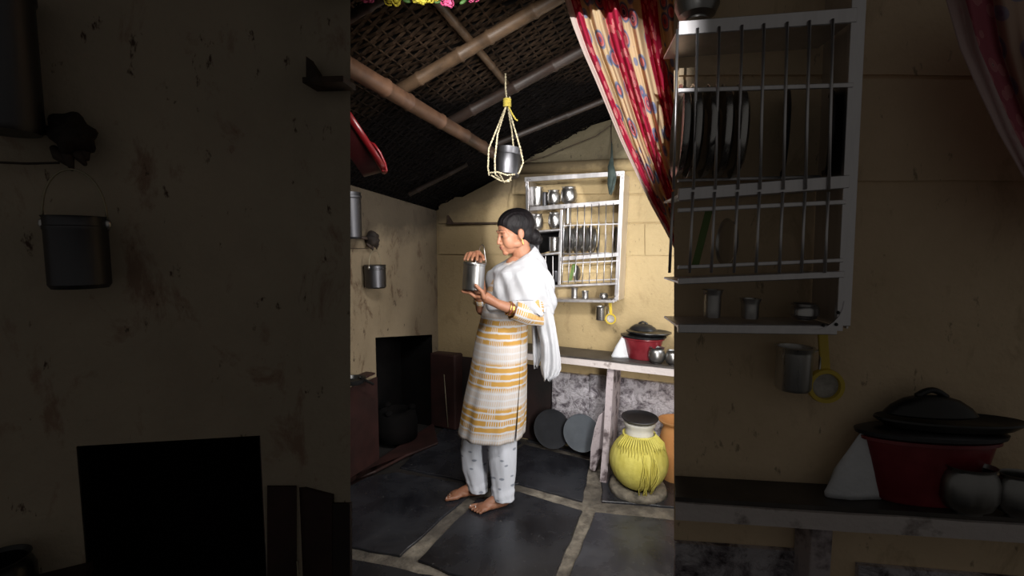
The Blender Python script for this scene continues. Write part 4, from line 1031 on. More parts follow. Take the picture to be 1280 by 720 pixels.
def leftset(hit, sc, u, n, where, d_of):
    # sc px scale
    o_ = .075 if sc == 1 else .072
    c_ = hit(469.5, 360, o_); r = S(26*sc, c_.y)/2*(1 if sc == 1 else .74); h = S(29*sc, c_.y)*(1 if sc == 1 else .97)
    hanging_can(c_, r, h, 'dark steel can with a wire bail hanging on the '+where+' wall', (u*1.0+n*.1).normalized(), S(21*sc, c_.y))
    c_ = hit(439.5 if sc == 1 else 440.0, 298.5, o_); r = S((25 if sc == 1 else 22)*sc, c_.y)/2; h = S(57*sc, c_.y)
    bm = BM(); lathe(bm, [(0, 0), (r*.9, 0), (r, .01), (r, h*.86), (r*1.06, h*.88), (r*1.06, h*.93), (r*1.0, h*.94), (r*.98, h), (r*.9, h), (0, h*.99)], c_, seg=40)
    tag(obj('tall_canister', bm, M['steel_dark'], smooth=True, angle=30), 'tall dark lidded canister hung high on the '+where+' wall', 'canister')
    k_ = hit(466, 299, .05)
    root = empty('wall_peg', k_, 'lumpy dark wooden knob peg on the '+where+' wall above the hanging can', 'peg')
    R_ = S(8.5*sc, k_.y)*(1 if sc == 1 else .82); bm = BM(); ball(bm, k_, (R_, R_, R_*1.15), us=24, vs=18)
    for v in bm.verts:
        q_ = v.co-k_; v.co += q_*(.10*math.sin(math.atan2(q_.z, q_.dot(u))*6)+.15*noise.noise(q_*30))
    obj('knob', bm, M['black_wood'], root, smooth=True)
    bm = BM(); tube(bm, [hit(448, 296.5, .02), k_], S(2.0*sc, k_.y), 8); obj('peg_arm', bm, M['brown_dark'], root, smooth=True)
    bm = BM(); tube(bm, [k_-n*.05, k_], S(3.2*sc, k_.y), 8); obj('peg_stem', bm, M['brown_dark'], root, smooth=True)
    for i, (x, y, x2, y2) in enumerate(((459, 308, 464, 311), (463, 306, 466, 313), (467, 307, 471, 311), (470, 305, 472, 309))):
        bm = BM(); p0, p1 = hit(x, y-3, .04), hit(x2, y2, .05)
        tube(bm, [p0, (p0+p1)/2+n*.008, p1], [S(1.5*sc, k_.y), S(2.2*sc, k_.y), S(.8*sc, k_.y)], 8, round_ends=True); obj('rag_knot', bm, M['brown_dark'], root, smooth=True)
    bm = BM(); tube(bm, [hit(430, 310, .03), hit(448, 310.8, .03), hit(461, 310.5, .035)], S(.45*sc, k_.y), 6)
    tag(obj('wall_wire', bm, M['brown_dark']), 'thin taut wire running to the peg on the '+where+' wall', 'wire')
hl = lambda x, y, o: LEFT.hit(x, y, o)
leftset(hl, 1, ul, nl, 'far left', None)
def hn(x, y, o):
    return WL1.hit(*zoom(x, y), o)
leftset(hn, 3.16, WL1.u, WL1.n, 'near left', None)
# wooden ledge in the corner of the back wall, and its near double
def ledge(pl, Z, sc, where, x1):
    Hh = lambda x, y, o: pl.hit(*Z(x, y), o)
    root = empty('wall_ledge', Hh(585, 280, .05), 'thin dark wooden ledge with an upright end on the '+where, 'ledge')
    t_ = S(2.2*sc, Hh(570, 280, .05).y)
    bm = BM(); bar(bm, Hh(560, 279.5, .035), Hh(x1, 279, .035), t_, .06, V((0,0,1)), pl.n); obj('ledge_board', bm, M['brown_dark'], root, mods=(BEV(.001, 1),))
    bm = BM(); a_, b_, c_ = Hh(559.5, 280, .03), Hh(559.5, 269, .03), Hh(565.5, 278.6, .03)
    vf = [bm.verts.new(p+pl.n*.01) for p in (a_, b_, c_)]; vb = [bm.verts.new(p-pl.n*.02) for p in (a_, b_, c_)]
    bm.faces.new(vf); bm.faces.new(vb)
    for i in range(3): bm.faces.new((vf[i], vf[(i+1) % 3], vb[(i+1) % 3], vb[i]))
    obj('bracket', bm, M['brown_dark'], root)
ledge(BACK, ident, 1, 'back wall left of the woman', 622)
ledge(WL2, zoom, 3.16, 'near left wall beside the doorway', 575.8)
# black pan on the ledge, bottom left of the far left wall
c_ = hl(441, 479, .10); root = empty('frying_pan', c_, 'black long-handled pan on a ledge low on the far left wall', 'pan')
bm = BM(); lathe(bm, prof_dish(.075, .03), c_, seg=28); obj('pan_body', bm, M['black'], root, smooth=True, angle=40)
bm = BM(); tube(bm, [c_-ul*.06+V((0,0,.02)), hl(466, 480, .10)], [.008, .009], 8, round_ends=True); obj('handle', bm, M['black'], root, smooth=True)
bm = BM(); f = [LEFT.at(LEFT.uof(hl(458, 480, 0)), c_.z-.012, 0), LEFT.at(2.7, c_.z-.012, 0), LEFT.at(2.7, c_.z-.012, .14), LEFT.at(LEFT.uof(hl(458, 480, 0)), c_.z-.012, .07)]
hexa(bm, f, [p+V((0,0,.011)) for p in f]); struct('trim_5', bm, M['maroon'])
# near double: round black pot just showing at the bottom corner
c_ = WL1.hit(2, 752, .07); bm = BM(); lathe(bm, prof_lota(.052, .085), c_, seg=28); tag(obj('black_pot', bm, M['black'], smooth=True, angle=40), 'round black pot low at the very left edge near the doorway wall', 'pot')
bm = BM(); f = [WL1.at(-.3, c_.z-.02, .0), WL1.at(.10, c_.z-.02, .0), WL1.at(.10, c_.z-.02, .13), WL1.at(-.3, c_.z-.02, .13)]
hexa(bm, f, [p+V((0,0,.019)) for p in f]); struct('trim_6', bm, M['maroon'])
# thin rods leaning on the maroon pier
for (f_, z_, lab) in ((BACK, ident, 'thin pale iron rod leaning on the maroon hearth pier'), (WL1, zoom, 'thin pale rod at the foot of the near left wall')):
    bm = BM(); tube(bm, [f_.hit(*z_(555, 468), .135 if z_ is ident else .02), f_.hit(*z_(560, 534), .19 if z_ is ident else .04)], .0032 if z_ is ident else .002, 8); tag(obj('iron_rod', bm, M['wire'], smooth=True), lab, 'rod')
M['red_dark'] = simple('dark_red_plastic', (.020, .002, .003), (.035, .004, .005), 8, .4)
# red plastic basket under the eave
dR = 1.85; rc = P(452, 168, dR); e1 = (P(483, 214, dR)-P(421, 122, dR)); Rr = e1.length/2*.98; e1.normalize()
axn = (e1.cross(V((0,1,0)))).normalized(); 
if axn.z > 0: axn = -axn
axn = (axn*.985+V((0,-.17,0))).normalized()
root = empty('plastic_basket', rc, 'red plastic basket tipped on its side under the eave', 'basket')
bm = BM(); lathe(bm, [(Rr*.97, .0), (Rr*1.0, -.006), (Rr*1.03, .0), (Rr*1.03, .012), (Rr*.99, .018), (Rr*.97, .012), (Rr*.97, 0)], rc, axn, 56); obj('basket_rim', bm, M['red_plastic'], root, smooth=True, angle=50)
bm = BM(); lathe(bm, [(Rr*.96, .012), (Rr*.90, .05), (Rr*.84, .085), (0, .087), (0, .083), (Rr*.825, .081), (Rr*.88, .05), (Rr*.945, .012)], rc, axn, 56); obj('basket_body', bm, M['red_dark'], root, smooth=True, angle=40)
bm = BM(); hp = [P(462, 178, dR-.03), P(468, 181, dR-.04), P(475, 191, dR-.04), P(481, 204, dR-.03), P(483, 213, dR-.03), P(479, 215, dR-.03), P(473, 205, dR-.03), P(466, 190, dR-.03)]
tube(bm, hp+[hp[0]], .0055, 8); obj('handle', bm, M['red_plastic'], root, smooth=True)

# ---------------------------------------------------------------- curtains
def curtain(name, edge, xr, ys, d0, m, label, ztopd=0.0, nf=9, amp=.02, wid=.9, ncol=150):
    """edge: hem curve points (px,py); cloth gathered between the hem and xr"""
    def ex(y):
        for (xa, ya), (xb, yb) in zip(edge, edge[1:]):
            if ya <= y <= yb: return xa+(xb-xa)*(y-ya)/(yb-ya)
        return edge[0][0] if y < edge[0][1] else edge[-1][0]
    bm = BM(); uvl = bm.loops.layers.uv.new('UVMap'); NR = 60; grid = []
    ytop, ybot = ys
    for j in range(NR+1):
        y = ytop+(ybot-ytop)*j/NR; row = []
        xl = ex(y)
        for i in range(ncol+1):
            u = i/ncol; uu_ = u
            x = xl+(xr-xl)*uu_
            ph = u*nf*2*PI+.9*math.sin(u*9)+j/NR*1.3
            dep = d0+amp*(math.sin(ph)+.45*math.sin(2.3*ph+1+j*.05))*(.35+.65*min(1, u*6))+.03*noise.noise(V((u*3, j/NR*2, 4)))
            row.append((bm.verts.new(P(x, y, dep)), (u*wid, (y-ytop)/FPX*d0)))
        grid.append(row)
    for j in range(NR):
        for i in range(ncol):
            c_ = (grid[j][i], grid[j][i+1], grid[j+1][i+1], grid[j+1][i])
            f_ = bm.faces.new([q[0] for q in c_])
            for lp, q in zip(f_.loops, c_): lp[uvl].uv = q[1]
    o = obj(name, bm, m, smooth=True, mods=(SOL(.0018),)); return tag(o, label, 'curtain')
curtain('door_curtain', [(702, -14), (706, 0), (716, 32), (729, 66), (745, 102), (760, 138), (776, 176), (794, 214), (813, 254), (830, 285), (846, 316), (858, 345)], 905, (-14, 345), 1.20, M['curtain'], 'red and cream floral curtain drawn aside to the right of the doorway')
curtain('side_curtain', [(1172, -30), (1183, 0), (1200, 60), (1222, 110), (1248, 165), (1275, 212), (1300, 258), (1330, 300)], 1480, (-30, 300), .80, M['curtain_pale'], 'dim faded floral curtain at the far top right corner', nf=6, amp=.010, wid=.42)
# garland over the doorway
gp = [(441, -9), (458, -4), (474, -3), (488, -2), (503, -4), (517, -1), (531, -1), (545, -5), (562, 0), (574, -3), (592, -4), (608, -9)]
dG = 1.55
groot = empty('flower_garland', P(520, -5, dG), 'garland of yellow and pink artificial flowers strung over the doorway top', 'garland')
bm = BM(); tube(bm, [P(x, y-1, dG) for x, y in gp], .002, 6); obj('garland_string', bm, M['leaf'], groot)
def flower(px, py, rpx, m):
    c_ = P(px, py, dG-.01); r = S(rpx, dG); bm = BM(); ball(bm, c_, r*.45, us=8, vs=6)
    for k in range(26):
        th = random.uniform(0, 2*PI); z_ = random.uniform(-1, 1); q_ = V((math.cos(th)*math.sqrt(1-z_*z_), math.sin(th)*math.sqrt(1-z_*z_), z_))
        ball(bm, c_+q_*r*.68, (r*.30, r*.30, r*.09), frame_from((q_+V((random.uniform(-.4, .4), random.uniform(-.4, .4), random.uniform(-.4, .4)))).normalized()), us=7, vs=5)
    obj('flower', bm, m, groot, smooth=True)
for x, y, r, m in ((456, -3, 7, 'petal_p'), (463, -2, 6, 'petal_p'), (486, 0, 8, 'petal_y'), (495, 0, 8, 'petal_y'), (521, -1, 7, 'petal_y'), (529, 0, 7, 'petal_y'), (538, -2, 7, 'petal_y'), (557, 1, 8, 'petal_p'), (563, 4, 6, 'petal_p'), (595, -3, 6, 'petal_p'), (589, -1, 5, 'petal_p'), (546, -4, 6, 'petal_y')): flower(x, y, r, M[m])
for x, y in ((508, 1), (547, 2), (579, 2), (474, 0)):
    c_ = P(x, y, dG); bm = BM(); ball(bm, c_, (.014, .004, .006), Matrix.Rotation(random.uniform(-.6, .6), 3, 'Y'), us=8, vs=5); obj('leaf', bm, M['leaf'], groot, smooth=True)
# ---------------------------------------------------------------- the woman
AY = math.radians(22)
F = V((-math.cos(AY), -math.sin(AY), 0)); L_ = V((math.sin(AY), -math.cos(AY), 0)); Zu = V((0, 0, 1))
heelN, toeN = floor_pt(637, 629.5), floor_pt(591, 641)
heelF, toeF = floor_pt(605, 618), floor_pt(558, 622.5)
wroot = empty('person', (heelN+heelF)/2, 'barefoot woman in ochre-printed white tunic and white shawl, standing and holding a steel can', 'person')
skin = BM()
# head
PH = math.radians(12); Fh = F*math.cos(PH)-Zu*math.sin(PH); Zh = Zu*math.cos(PH)+F*math.sin(PH); Rh = Matrix((Fh, L_, Zh)).transposed()
HO = P(651.5, 293, 2.49)-Rh@V((-.005, .078, -.01))
def hp(x, y, z): return HO+Rh@V((x, y, z))
def hb(x, y, z, r, rot=None): ball(skin, hp(x, y, z), r, Rh@rot if rot else Rh, 20, 14)
hb(-.010, 0, .035, (.095, .072, .084)); hb(.034, 0, -.015, (.054, .058, .080)); hb(.045, 0, -.066, (.040, .042, .040)); hb(.066, 0, -.052, (.027, .034, .032))
hb(.072, 0, -.093, (.018, .020, .016)); hb(.010, .045, -.055, (.040, .016, .022)); hb(.010, -.045, -.055, (.040, .016, .022))
for s_ in (-1, 1):
    hb(.046, .030*s_, -.034, (.041, .031, .046)); hb(.062, .032*s_, -.004, (.024, .024, .026))
    tube(skin, [hp(.066, .050*s_, .018), hp(.083, .030*s_, .026), hp(.090, .008*s_, .022)], [.007, .009, .008], 8)
    hb(.094, .0095*s_, -.037, (.009, .007, .007))
    hb(-.006, .076*s_, -.008, (.018, .008, .029), Matrix.Rotation(-.2*s_, 3, 'Z')@Matrix.Rotation(-.2, 3, 'Y')); hb(-.002, .077*s_, -.032, (.008, .006, .009))
tube(skin, [hp(.083, 0, .022), hp(.088, 0, .0), hp(.097, 0, -.020), hp(.104, 0, -.033)], [.011, .0095, .0098, .0095], 10)
hb(.1025, 0, -.036, (.0105, .010, .008)); hb(.084, 0, -.058, (.016, .024, .012)); hb(.0925, 0, -.0585, (.0085, .020, .0045)); hb(.0900, 0, -.0675, (.0090, .016, .0055)); hb(.080, 0, -.077, (.012, .018, .012))
neck0 = hp(-.022, 0, -.04); neckb = P(655, 329, 2.60)
tube(skin, [neck0, hp(-.018, 0, -.08), neckb+V((0,0,.01)), neckb-V((0,0,.06))], [.056, .052, .060, .085], 18)
ball(skin, P(644, 331, 2.58), (.055, .06, .05))
# trunk (under the clothes)
def er(c, hf, hl, n=24): return [c+F*hf*math.cos(2*PI*k/n)+L_*hl*math.sin(2*PI*k/n) for k in range(n)]
tr = [(332, 655, .05, .09), (340, 652, .080, .145), (352, 648, .09, .15), (370, 646, .09, .14), (392, 640, .08, .11), (410, 634, .08, .115), (440, 629, .09, .13), (455, 628, .08, .12)]
loft(skin, [er(P(x, y, 2.60), a_, b_) for y, x, a_, b_ in tr])
# legs and feet
def leg(hip, knee, ank, heel, toe, inner):
    tube(skin, [hip, hip.lerp(knee, .5), knee, knee.lerp(ank, .35), ank+V((0,0,.05)), ank], [.060, .055, .042, .038, .028, .028], 16)
    d = (toe-heel); Lf = d.length; d.normalize(); sd_ = Zu.cross(d)*(1 if Zu.cross(d).dot(inner) > 0 else -1)   # towards the big toe
    Mf = Matrix((d, Zu.cross(d), Zu)).transposed()
    o_ = heel
    ball(skin, o_+d*.030+V((0,0,.030)), (.036, .030, .030), Mf); 
    tube(skin, [ank+V((0,0,.02)), ank-V((0,0,.02)), o_+d*.078+V((0,0,.044)), o_+d*Lf*.55+V((0,0,.032)), o_+d*Lf*.74+V((0,0,.020))], [.028, .031, .031, .027, .019], 14)
    tube(skin, [o_+d*.03+V((0,0,.022)), o_+d*Lf*.5+V((0,0,.022))-sd_*.012, o_+d*Lf*.74+V((0,0,.018))-sd_*.012], [.026, .022, .017], 12)
    ball(skin, o_+d*Lf*.70+V((0,0,.019)), (.040, .042, .018), Mf)
    ball(skin, o_+d*Lf*.55+V((0,0,.024)), (.050, .034, .024), Mf)
    toes = [(.034, .012, 1.0), (.014, .0088, .99), (-.002, .0082, .955), (-.017, .0078, .915), (-.031, .0078, .87)]
    tips = []
    for w_, r_, l_ in toes:
        b0 = o_+d*Lf*.72+sd_*w_*.92+V((0,0,.014)); t1 = o_+d*(Lf*l_-.012)+sd_*w_*1.12+V((0,0,.0155)); t2 = o_+d*(Lf*l_)+sd_*w_*1.12+V((0,0,r_+.0005))
        tube(skin, [b0, t1, t2], [r_*1.05, r_, r_*.9], 10, round_ends=True); tips.append((t2, t1, r_, d, sd_))
    return tips
kN = P(633, 545, 2.55); kF = P(598, 538, 2.66)
tipsN = leg(P(634, 452, 2.56), kN, heelN+(toeN-heelN).normalized()*.045+V((0,0,.085)), heelN, toeN, -L_)
tipsF = leg(P(622, 452, 2.68), kF, heelF+(toeF-heelF).normalized()*.045+V((0,0,.085)), heelF, toeF, L_)
# arms
shN, elN, wrN = P(662, 346, 2.48), P(669, 396, 2.41), P(622, 380, 2.335)
shF, elF, wrF = P(632, 342, 2.74), P(603, 386, 2.60), P(597, 331, 2.485)
tube(skin, [shN, shN.lerp(elN, .5), elN], [.045, .042, .038], 16, round_ends=True)
tube(skin, [elN, elN.lerp(wrN, .35), elN.lerp(wrN, .8), wrN], [.040, .037, .027, .024], 16, round_ends=True)
tube(skin, [shF, shF.lerp(elF, .5), elF], [.05, .044, .038], 16, round_ends=True)
tube(skin, [elF, elF.lerp(wrF, .35), elF.lerp(wrF, .8), wrF], [.038, .035, .026, .023], 16, round_ends=True)
# the can it is holding (placed first so the hands can close on it)
canb = P(591, 362.5, 2.375); Mc = Matrix.Rotation(math.radians(4), 3, 'Y'); cr, ch = .0555, .142
can_top = canb+Mc@V((0, 0, ch))
def finger(pts, r0, r1): tube(skin, pts, [r0+(r1-r0)*i/(len(pts)-1) for i in range(len(pts))], 10, round_ends=True)
zb = canb.z
# left hand: palm up under the can
pk = P(606, 371, 2.345); hd = (canb+V((0,0,-.02))-pk); hd.z = 0; hd.normalize(); hs = Zu.cross(hd)
tube(skin, [wrN, wrN.lerp(pk, .5), pk], [.023, .026, .030], 14)
ball(skin, pk+hd*.012+V((0,0,.001)), (.044, .040, .016), Matrix((hd, hs, Zu)).transposed())
for k, (w_, ln) in enumerate(((-.028, .082), (-.010, .092), (.010, .086), (.028, .070))):
    a_ = pk+hd*.040+hs*w_; z1 = zb-.0095
    p1 = V((a_.x, a_.y, min(a_.z, z1-.002))); p2 = p1+hd*ln*.45+hs*w_*.15; p2.z = z1-.001; p3 = p1+hd*ln*.8+hs*w_*.2; p3.z = z1; p4 = p1+hd*ln+hs*w_*.2; p4.z = z1+.002
    finger([pk+hd*.01+hs*w_*.8, p1, p2, p3, p4], .0100, .0078)
th0 = pk-hd*.01+(-Zu.cross(hd) if (-Zu.cross(hd)).y < 0 else Zu.cross(hd))*.030
finger([th0, P(602.5, 364.5, 2.305), P(597.5, 359.5, 2.300), P(594.5, 356.5, 2.303)], .0125, .0088)
# right hand: from behind, fingers closed over the lid
kn = can_top+V((.012, .052, .045))
tube(skin, [wrF, wrF.lerp(kn, .5)+V((0,.004,.004)), kn], [.022, .026, .024], 14)
rt = can_top+Mc@V((0, 0, .004))
for k, (ax_, ay_, bx, by) in enumerate(((-.040, .030, -.050, -.012), (-.024, .020, -.032, -.034), (-.004, .018, -.010, -.044), (.014, .022, .014, -.036))):
    k0 = kn+V((ax_*.5, -.004, .002)); k1 = rt+V((ax_, ay_-.002, .040+.004*(k % 2))); k2 = rt+V(((ax_+bx)/2, (ay_+by)/2, .028)); k3 = rt+V((bx, by, .010))
    finger([k0, k1, k2, k3], .0098, .0076)
finger([kn+V((.014, -.004, -.006)), rt+V((.040, .026, .026)), rt+V((.046, .002, .010))], .0115, .0090)
bmesh.ops.recalc_face_normals(skin, faces=skin.faces[:])
body = obj('body', skin, M['skin'], wroot, smooth=True, mods=(('REMESH', {'mode': 'VOXEL', 'voxel_size': .0032, 'use_smooth_shade': True}), ('SMOOTH', {'factor': .5, 'iterations': 6})))
# face details
def sub(name, bm, m, par=wroot, **k): return obj(name, bm, m, par, smooth=True, **k)
for s_ in (-1, 1):
    bm = BM(); tube(bm, [hp(.0735, .045*s_, .0255), hp(.0855, .034*s_, .0315), hp(.0915, .020*s_, .0305), hp(.0935, .011*s_, .0275)], [.0014, .0034, .0036, .0020], 8, flat=.7); sub('eyebrow', bm, M['brow'])
    bm = BM(); tube(bm, [hp(.0755, .0440*s_, .0005), hp(.0850, .036*s_, -.0030), hp(.0885, .028*s_, -.0035), hp(.0875, .0185*s_, .0000)], [.0016, .0036, .0036, .0016], 8); sub('eyelashes', bm, M['brow'])
    bm = BM(); c_ = hp(-.003, .0835*s_, -.050); tube(bm, [hp(-.003, .083*s_, -.034), hp(-.003, .085*s_, -.045), hp(-.003, .084*s_, -.062)], [.0022, .0030, .0045], 8, round_ends=True); sub('earring', bm, M['gold'])
bm = BM(); ball(bm, hp(.0942, 0, -.0588), (.0085, .0185, .0042), Rh, 18, 10); sub('upper_lip', bm, M['lip'])
bm = BM(); ball(bm, hp(.0918, 0, -.0672), (.0088, .0150, .0048), Rh, 18, 10); sub('lower_lip', bm, M['lip'])
# hair: cap cut along the hairline, swept into a low bun
bm = BM(); ball(bm, hp(-.020, 0, .046), (.1085, .0785, .088), Rh, 56, 40)
for v in bm.verts:
    q = Rh.transposed()@(v.co-HO); v.co += (v.co-hp(-.02, 0, .046)).normalized()*(.0012*math.sin(q.y*420+q.x*60)+.002*noise.noise(q*25))
hn_ = Rh@V((-1.03, 0, 1)).normalized()
geom = bmesh.ops.bisect_plane(bm, geom=bm.verts[:]+bm.edges[:]+bm.faces[:], plane_co=hp(.045, 0, .022), plane_no=hn_, clear_inner=True)
bmesh.ops.holes_fill(bm, edges=[e for e in bm.edges if e.is_boundary], sides=0)
ball(bm, hp(-.055, 0, -.005), (.060, .070, .072), Rh, 32, 20); ball(bm, hp(-.098, .006, -.036), (.046, .056, .044), Rh, 32, 20); ball(bm, hp(-.118, .020, -.062), (.030, .036, .030), Rh, 24, 16)
hair = sub('hair', bm, M['hair'], mods=(('REMESH', {'mode': 'VOXEL', 'voxel_size': .0032, 'use_smooth_shade': True}), ('SMOOTH', {'factor': .5, 'iterations': 3})))
# toenails and toe rings
for tips in (tipsN, tipsF):
    for t2, t1, r_, d_, sd_ in tips:
        bm = BM(); Mf = Matrix((d_, Zu.cross(d_), Zu)).transposed(); ball(bm, t2-d_*.002+V((0,0,r_*.55)), (r_*.62, r_*.62, r_*.42), Mf, 10, 8); sub('toenail', bm, M['nail'])
    t2, t1, r_, d_, sd_ = tips[1]; bm = BM()
    Mf = frame_from(d_); c_ = t1-d_*.004; tube(bm, [c_+Mf@V((r_*1.12*math.cos(a), r_*1.12*math.sin(a), 0)) for a in [2*PI*k/14 for k in range(15)]], .0018, 6); tr_ = sub('toe_ring', bm, M['silver_ring'])
    bm = BM(); ball(bm, c_+V((0,0,r_*1.2)), .0036, us=10, vs=8); sub('bead', bm, M['silver_ring'], tr_)
# tunic
def pring(py, xl, xr, hl, dep, n, th0=0.0, g=0.0, fold=0.0, nf=7, ph=0.0, tiltz=0.0, sq=1.0):
    c_ = P((xl+xr)/2, py, dep); w_ = (xr-xl)/2*dep/FPX; s_, c__ = math.sin(AY), math.cos(AY)
    hf = math.sqrt(max(w_*w_-(hl*s_)**2, .05**2))/c__
    out = []
    for k in range(n):
        th = th0+g+(2*PI-2*g)*k/(n-1 if g is not None and th0 else n)
        m_ = 1+fold*math.sin(nf*th+ph)+fold*.5*math.sin(nf*1.7*th+2*ph)
        cc, ss = math.cos(th), math.sin(th); e_ = sq; cc = math.copysign(abs(cc)**e_, cc); ss = math.copysign(abs(ss)**e_, ss)
        out.append((c_+F*hf*m_*cc+L_*hl*m_*ss+Zu*tiltz*math.cos(th), th))
    return out
def lerp_rows(rows, steps):
    out = []
    for a, b in zip(rows, rows[1:]):
        for k in range(steps): out.append([x+(y-x)*k/steps for x, y in zip(a, b)])
    out.append(rows[-1]); return out
krows = [[326, 634, 676, .10], [340, 618, 676, .17], [360, 609, 675, .165], [382, 603, 668, .150], [400, 600, 660, .150], [418, 595, 659.5, .165], [440, 591, 659.5, .180], [470, 585.5, 659, .190], [500, 578.5, 658.5, .195], [525, 574, 657.5, .198], [539, 571.5, 656.5, .200]]
bm = BM(); uvl = bm.loops.layers.uv.new('UVMap'); rows_ = lerp_rows(krows, 5); NK = 120; grid = []
for i, (py, xl, xr, hl) in enumerate(rows_):
    t = max(0, (py-440)/99); g = .002+.030*t**1.3
    rg = pring(py, xl, xr, hl, 2.60, NK, math.radians(112), g, .004+.018*t, 9, 1.0+t*.6)
    grid.append([(bm.verts.new(p), (th*.17, p.z)) for p, th in rg])
for a, b in zip(grid, grid[1:]):
    for k in range(NK-1):
        q = (a[k], a[k+1], b[k+1], b[k]); f_ = bm.faces.new([x[0] for x in q])
        for lp, x in zip(f_.loops, q): lp[uvl].uv = x[1]
sub('tunic', bm, M['kurta'], mods=(SOL(.0025),))
def sleeve(pts, radii, m, name, n=40, uvs=True):
    bm = BM(); uvl = bm.loops.layers.uv.new('UVMap'); grid = []; acc = 0; prev = None
    for i, p in enumerate(pts):
        t_ = (pts[min(i+1, len(pts)-1)]-pts[max(0, i-1)]).normalized(); ref = V((0,0,1)) if abs(t_.z) < .85 else F
        a_ = (ref-t_*ref.dot(t_)).normalized(); b_ = t_.cross(a_)
        if prev: acc += (p-prev).length
        prev = p; row = []
        for k in range(n+1):
            th = 2*PI*k/n; rr = radii[i]*(1+.05*math.sin(5*th+i)+.03*math.sin(acc*90+th*2)); row.append((bm.verts.new(p+a_*rr*math.cos(th)+b_*rr*math.sin(th)), (acc*1.0+.02, th*.05)))
        grid.append(row)
    for a, b in zip(grid, grid[1:]):
        for k in range(n):
            q = (a[k], a[k+1], b[k+1], b[k]); f_ = bm.faces.new([x[0] for x in q])
            for lp, x in zip(f_.loops, q): lp[uvl].uv = x[1]
    bmesh.ops.remove_doubles(bm, verts=bm.verts[:], dist=.0002)
    return sub(name, bm, m, mods=(SOL(.0025),))
end = elN.lerp(wrN, .60)
sleeve([shN, shN.lerp(elN, .4), shN.lerp(elN, .8), elN+V((.004,0,-.004)), elN.lerp(wrN, .18), elN.lerp(wrN, .4), end], [.050, .050, .050, .052, .054, .054, .052], M['kurta_sleeve'], 'sleeve')
sleeve([shF, shF.lerp(elF, .5), elF, elF.lerp(wrF, .15), elF.lerp(wrF, .25)], [.050, .048, .045, .044, .040], M['kurta_sleeve'], 'sleeve')
def bangle(c_, ax, r, m, w=.0022):
    Mf = frame_from(ax); bm = BM(); tube(bm, [c_+Mf@V((r*math.cos(a), r*math.sin(a), 0)) for a in [2*PI*k/24 for k in range(25)]], w, 6); sub('bangle', bm, m)
for i, t in enumerate((.64, .665, .69, .72)): bangle(elN.lerp(wrN, t)-V((0,0,.002)), (wrN-elN), .035, M['gold'] if i != 2 else M['lip'], .0028)
for i, t in enumerate((.32, .36)): bangle(elF.lerp(wrF, t), (wrF-elF), .036, M['gold'], .0028)
# trousers: two gathered legs
def tleg(rows, dep, dep2):
    bm = BM(); rws = lerp_rows(rows, 5); rings = []
    for i, (py, x, hw) in enumerate(rws):
        d_ = dep+(dep2-dep)*i/(len(rws)-1); c_ = P(x, py, d_); r = hw*d_/FPX; t = i/(len(rws)-1)
        rings.append([c_+V((math.cos(a), math.sin(a)*.92, 0))*r*(1+.045*math.sin(5*a+t*5)+.03*math.sin(9*a-t*9)*t+.03*math.sin(t*34+2*a)*(t > .7)) for a in [2*PI*k/48 for k in range(48)]])
    loft(bm, rings, False, False); sub('trouser_leg', bm, M['trousers'], mods=(SOL(.0025),))
tleg([(452, 628, 17), (500, 629, 18), (530, 627, 19.0), (560, 627, 18.5), (590, 629, 16), (606, 629, 14.6), (614, 629, 14.6), (623, 629.5, 13.8)], 2.58, heelN.y-.035)
tleg([(452, 622, 16), (500, 606, 17), (530, 596, 17.5), (560, 592.5, 17), (585, 594, 16), (598, 596, 14), (606, 597, 13), (613, 598, 12)], 2.65, heelF.y-.035)
# shawl over both shoulders, wrapped across the chest
srows = [[318, 635, 667, .072, -.052], [321.5, 628, 671, .108, -.044], [328.5, 620, 677, .150, -.030], [337, 613, 681, .190, -.012], [350, 609.5, 686, .215, -.006], [366, 608, 689, .225, 0], [378, 606, 691, .225, .0], [389, 604, 691, .215, .006]]
bm = BM(); rws = lerp_rows(srows, 7); NSH = 110; rings = []
for i, (py, xl, xr, hl, tz) in enumerate(rws):
    t = i/(len(rws)-1); rg = pring(py, xl, xr, hl*1.04, 2.60, NSH, 0, 0, 0, 1, 0, tz, .86)
    c_ = P((xl+xr)/2, py, 2.60); ring = []
    for p, th in rg:
        o_ = (p-c_); o_.z = 0; dirn = o_.normalized() if o_.length else F
        fd = .008*math.sin(th*6+t*9+1.5*math.sin(th*2))*min(1, t*3)+.0065*math.sin(th*13-t*14)*min(1, t*2)+.008*noise.noise(V((th*1.2, t*2.5, 1)))
        q = p+dirn*fd
        # the near-side edge lifts over the forearm
        lift = max(0, math.cos(th-math.radians(62)))**2*.035*max(0, (t-.75)/.25); q.z += lift
        ring.append(q)
    rings.append(ring)
loft(bm, rings, False, False); shawl = sub('shawl', bm, M['muslin'], mods=(SOL(.004),))
def drape(rows, dep, hd_, name, nf, lean=0, par=shawl, amp=.010):
    bm = BM(); rws = lerp_rows(rows, 6); rings = []; n = 64
    for i, (py, xl, xr) in enumerate(rws):
        t = i/(len(rws)-1); c_ = P((xl+xr)/2, py, dep+lean*t); w_ = (xr-xl)/2*dep/FPX; ring = []
        for k in range(n):
            a = 2*PI*k/n; fd = amp*math.sin(nf*math.cos(a)*1.8+t*3+1)*(.4+t)
            ring.append(c_+V((w_*math.cos(a)*(1+.05*noise.noise(V((t*5, math.cos(a), 2)))), math.sin(a)*hd_+fd, .012*math.sin(3*a+1)*(t > .98))))
        rings.append(ring)
    loft(bm, rings); return sub(name, bm, M['muslin'], par)
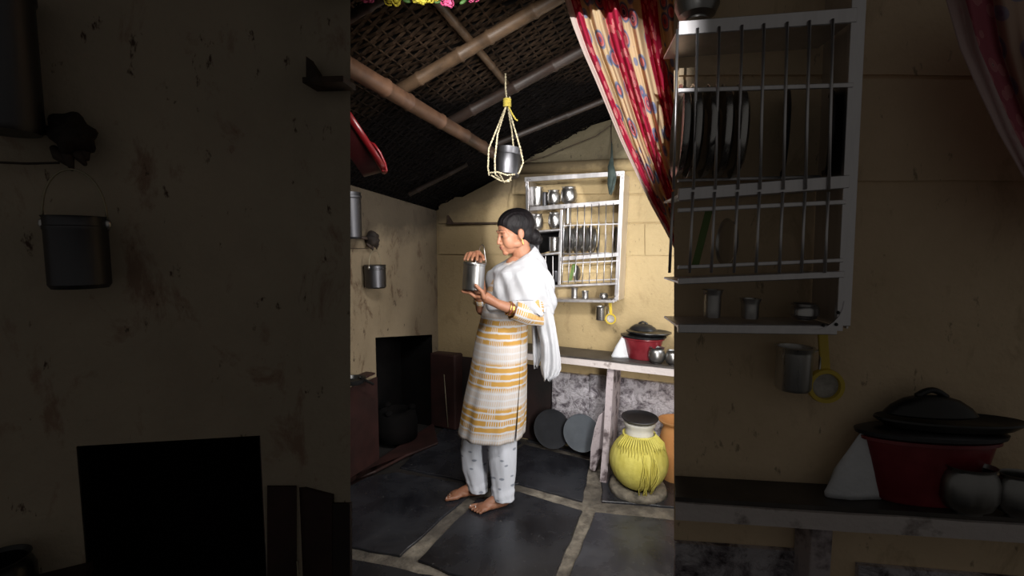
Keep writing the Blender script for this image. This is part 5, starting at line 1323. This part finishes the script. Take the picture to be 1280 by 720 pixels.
drape([(362, 672, 687), (378, 668, 690.5), (392, 668, 691.5), (410, 671, 695), (430, 676, 698), (448, 676.5, 701), (460, 675.5, 702), (468, 677, 698), (474, 680, 688)], 2.455, .026, 'shawl_tail', 4)
drape([(388, 662, 674), (405, 664, 676), (425, 665, 678), (445, 666, 678), (458, 667, 673)], 2.53, .018, 'shawl_fold', 3)
drape([(376, 640, 668), (382, 640, 672), (388, 655, 678), (393, 664, 680)], 2.355, .010, 'shawl_fold', 2, amp=.004)
# dark embroidered motif on the tunic front
for (x, y, w_, h_) in ((613.5, 343, 2.6, 5), (611.5, 355, 1.2, 2.5), (611, 360, 1.2, 2.2), (610.5, 365, 1.6, 1.8)):
    pass
# ---------------------------------------------------------------- the can in her hands
root = empty('milk_can', canb, 'bright stainless steel can with raised wire bail held in the woman\'s hands', 'can')
bm = BM(); lathe(bm, [(0, 0), (cr*.92, 0), (cr, .006), (cr, ch*.90), (cr*1.04, ch*.92), (cr*1.04, ch*.955), (cr*.98, ch*.965), (cr*.96, ch*.95), (cr*.96, .01), (0, .008)], canb, M=Mc, seg=44); obj('can_body', bm, M['steel_mid'], root, smooth=True, angle=30)
bm = BM(); lathe(bm, [(cr*.90, ch*.955), (cr*1.0, ch*.96), (cr*1.02, ch*.975), (cr*.99, ch), (cr*.3, ch*1.012), (0, ch*1.014), (0, ch*.99), (cr*.90, ch*.97)], canb, M=Mc, seg=44); obj('lid', bm, M['steel_mid'], root, smooth=True, angle=30)
bx_ = (V((.93, -.28, 0))).normalized(); pts = []
e_a = canb+Mc@(V((0,0,ch*.93))+V((.96, .22, 0)).normalized()*cr*1.06); 
pts = [e_a, e_a+V((.001, -.001, .02)), P(606, 318, 2.36), P(605.2, 309, 2.37), P(603, 305.5, 2.40), P(600, 309, 2.44), P(597.5, 318, 2.452)]
pts.append(canb+Mc@(V((0,0,ch*.93))-V((.1, -.99, 0)).normalized()*cr*-1.06)*1.0)
bm = BM(); tube(bm, pts, .0022, 8); obj('bail_handle', bm, M['steel'], root, smooth=True)
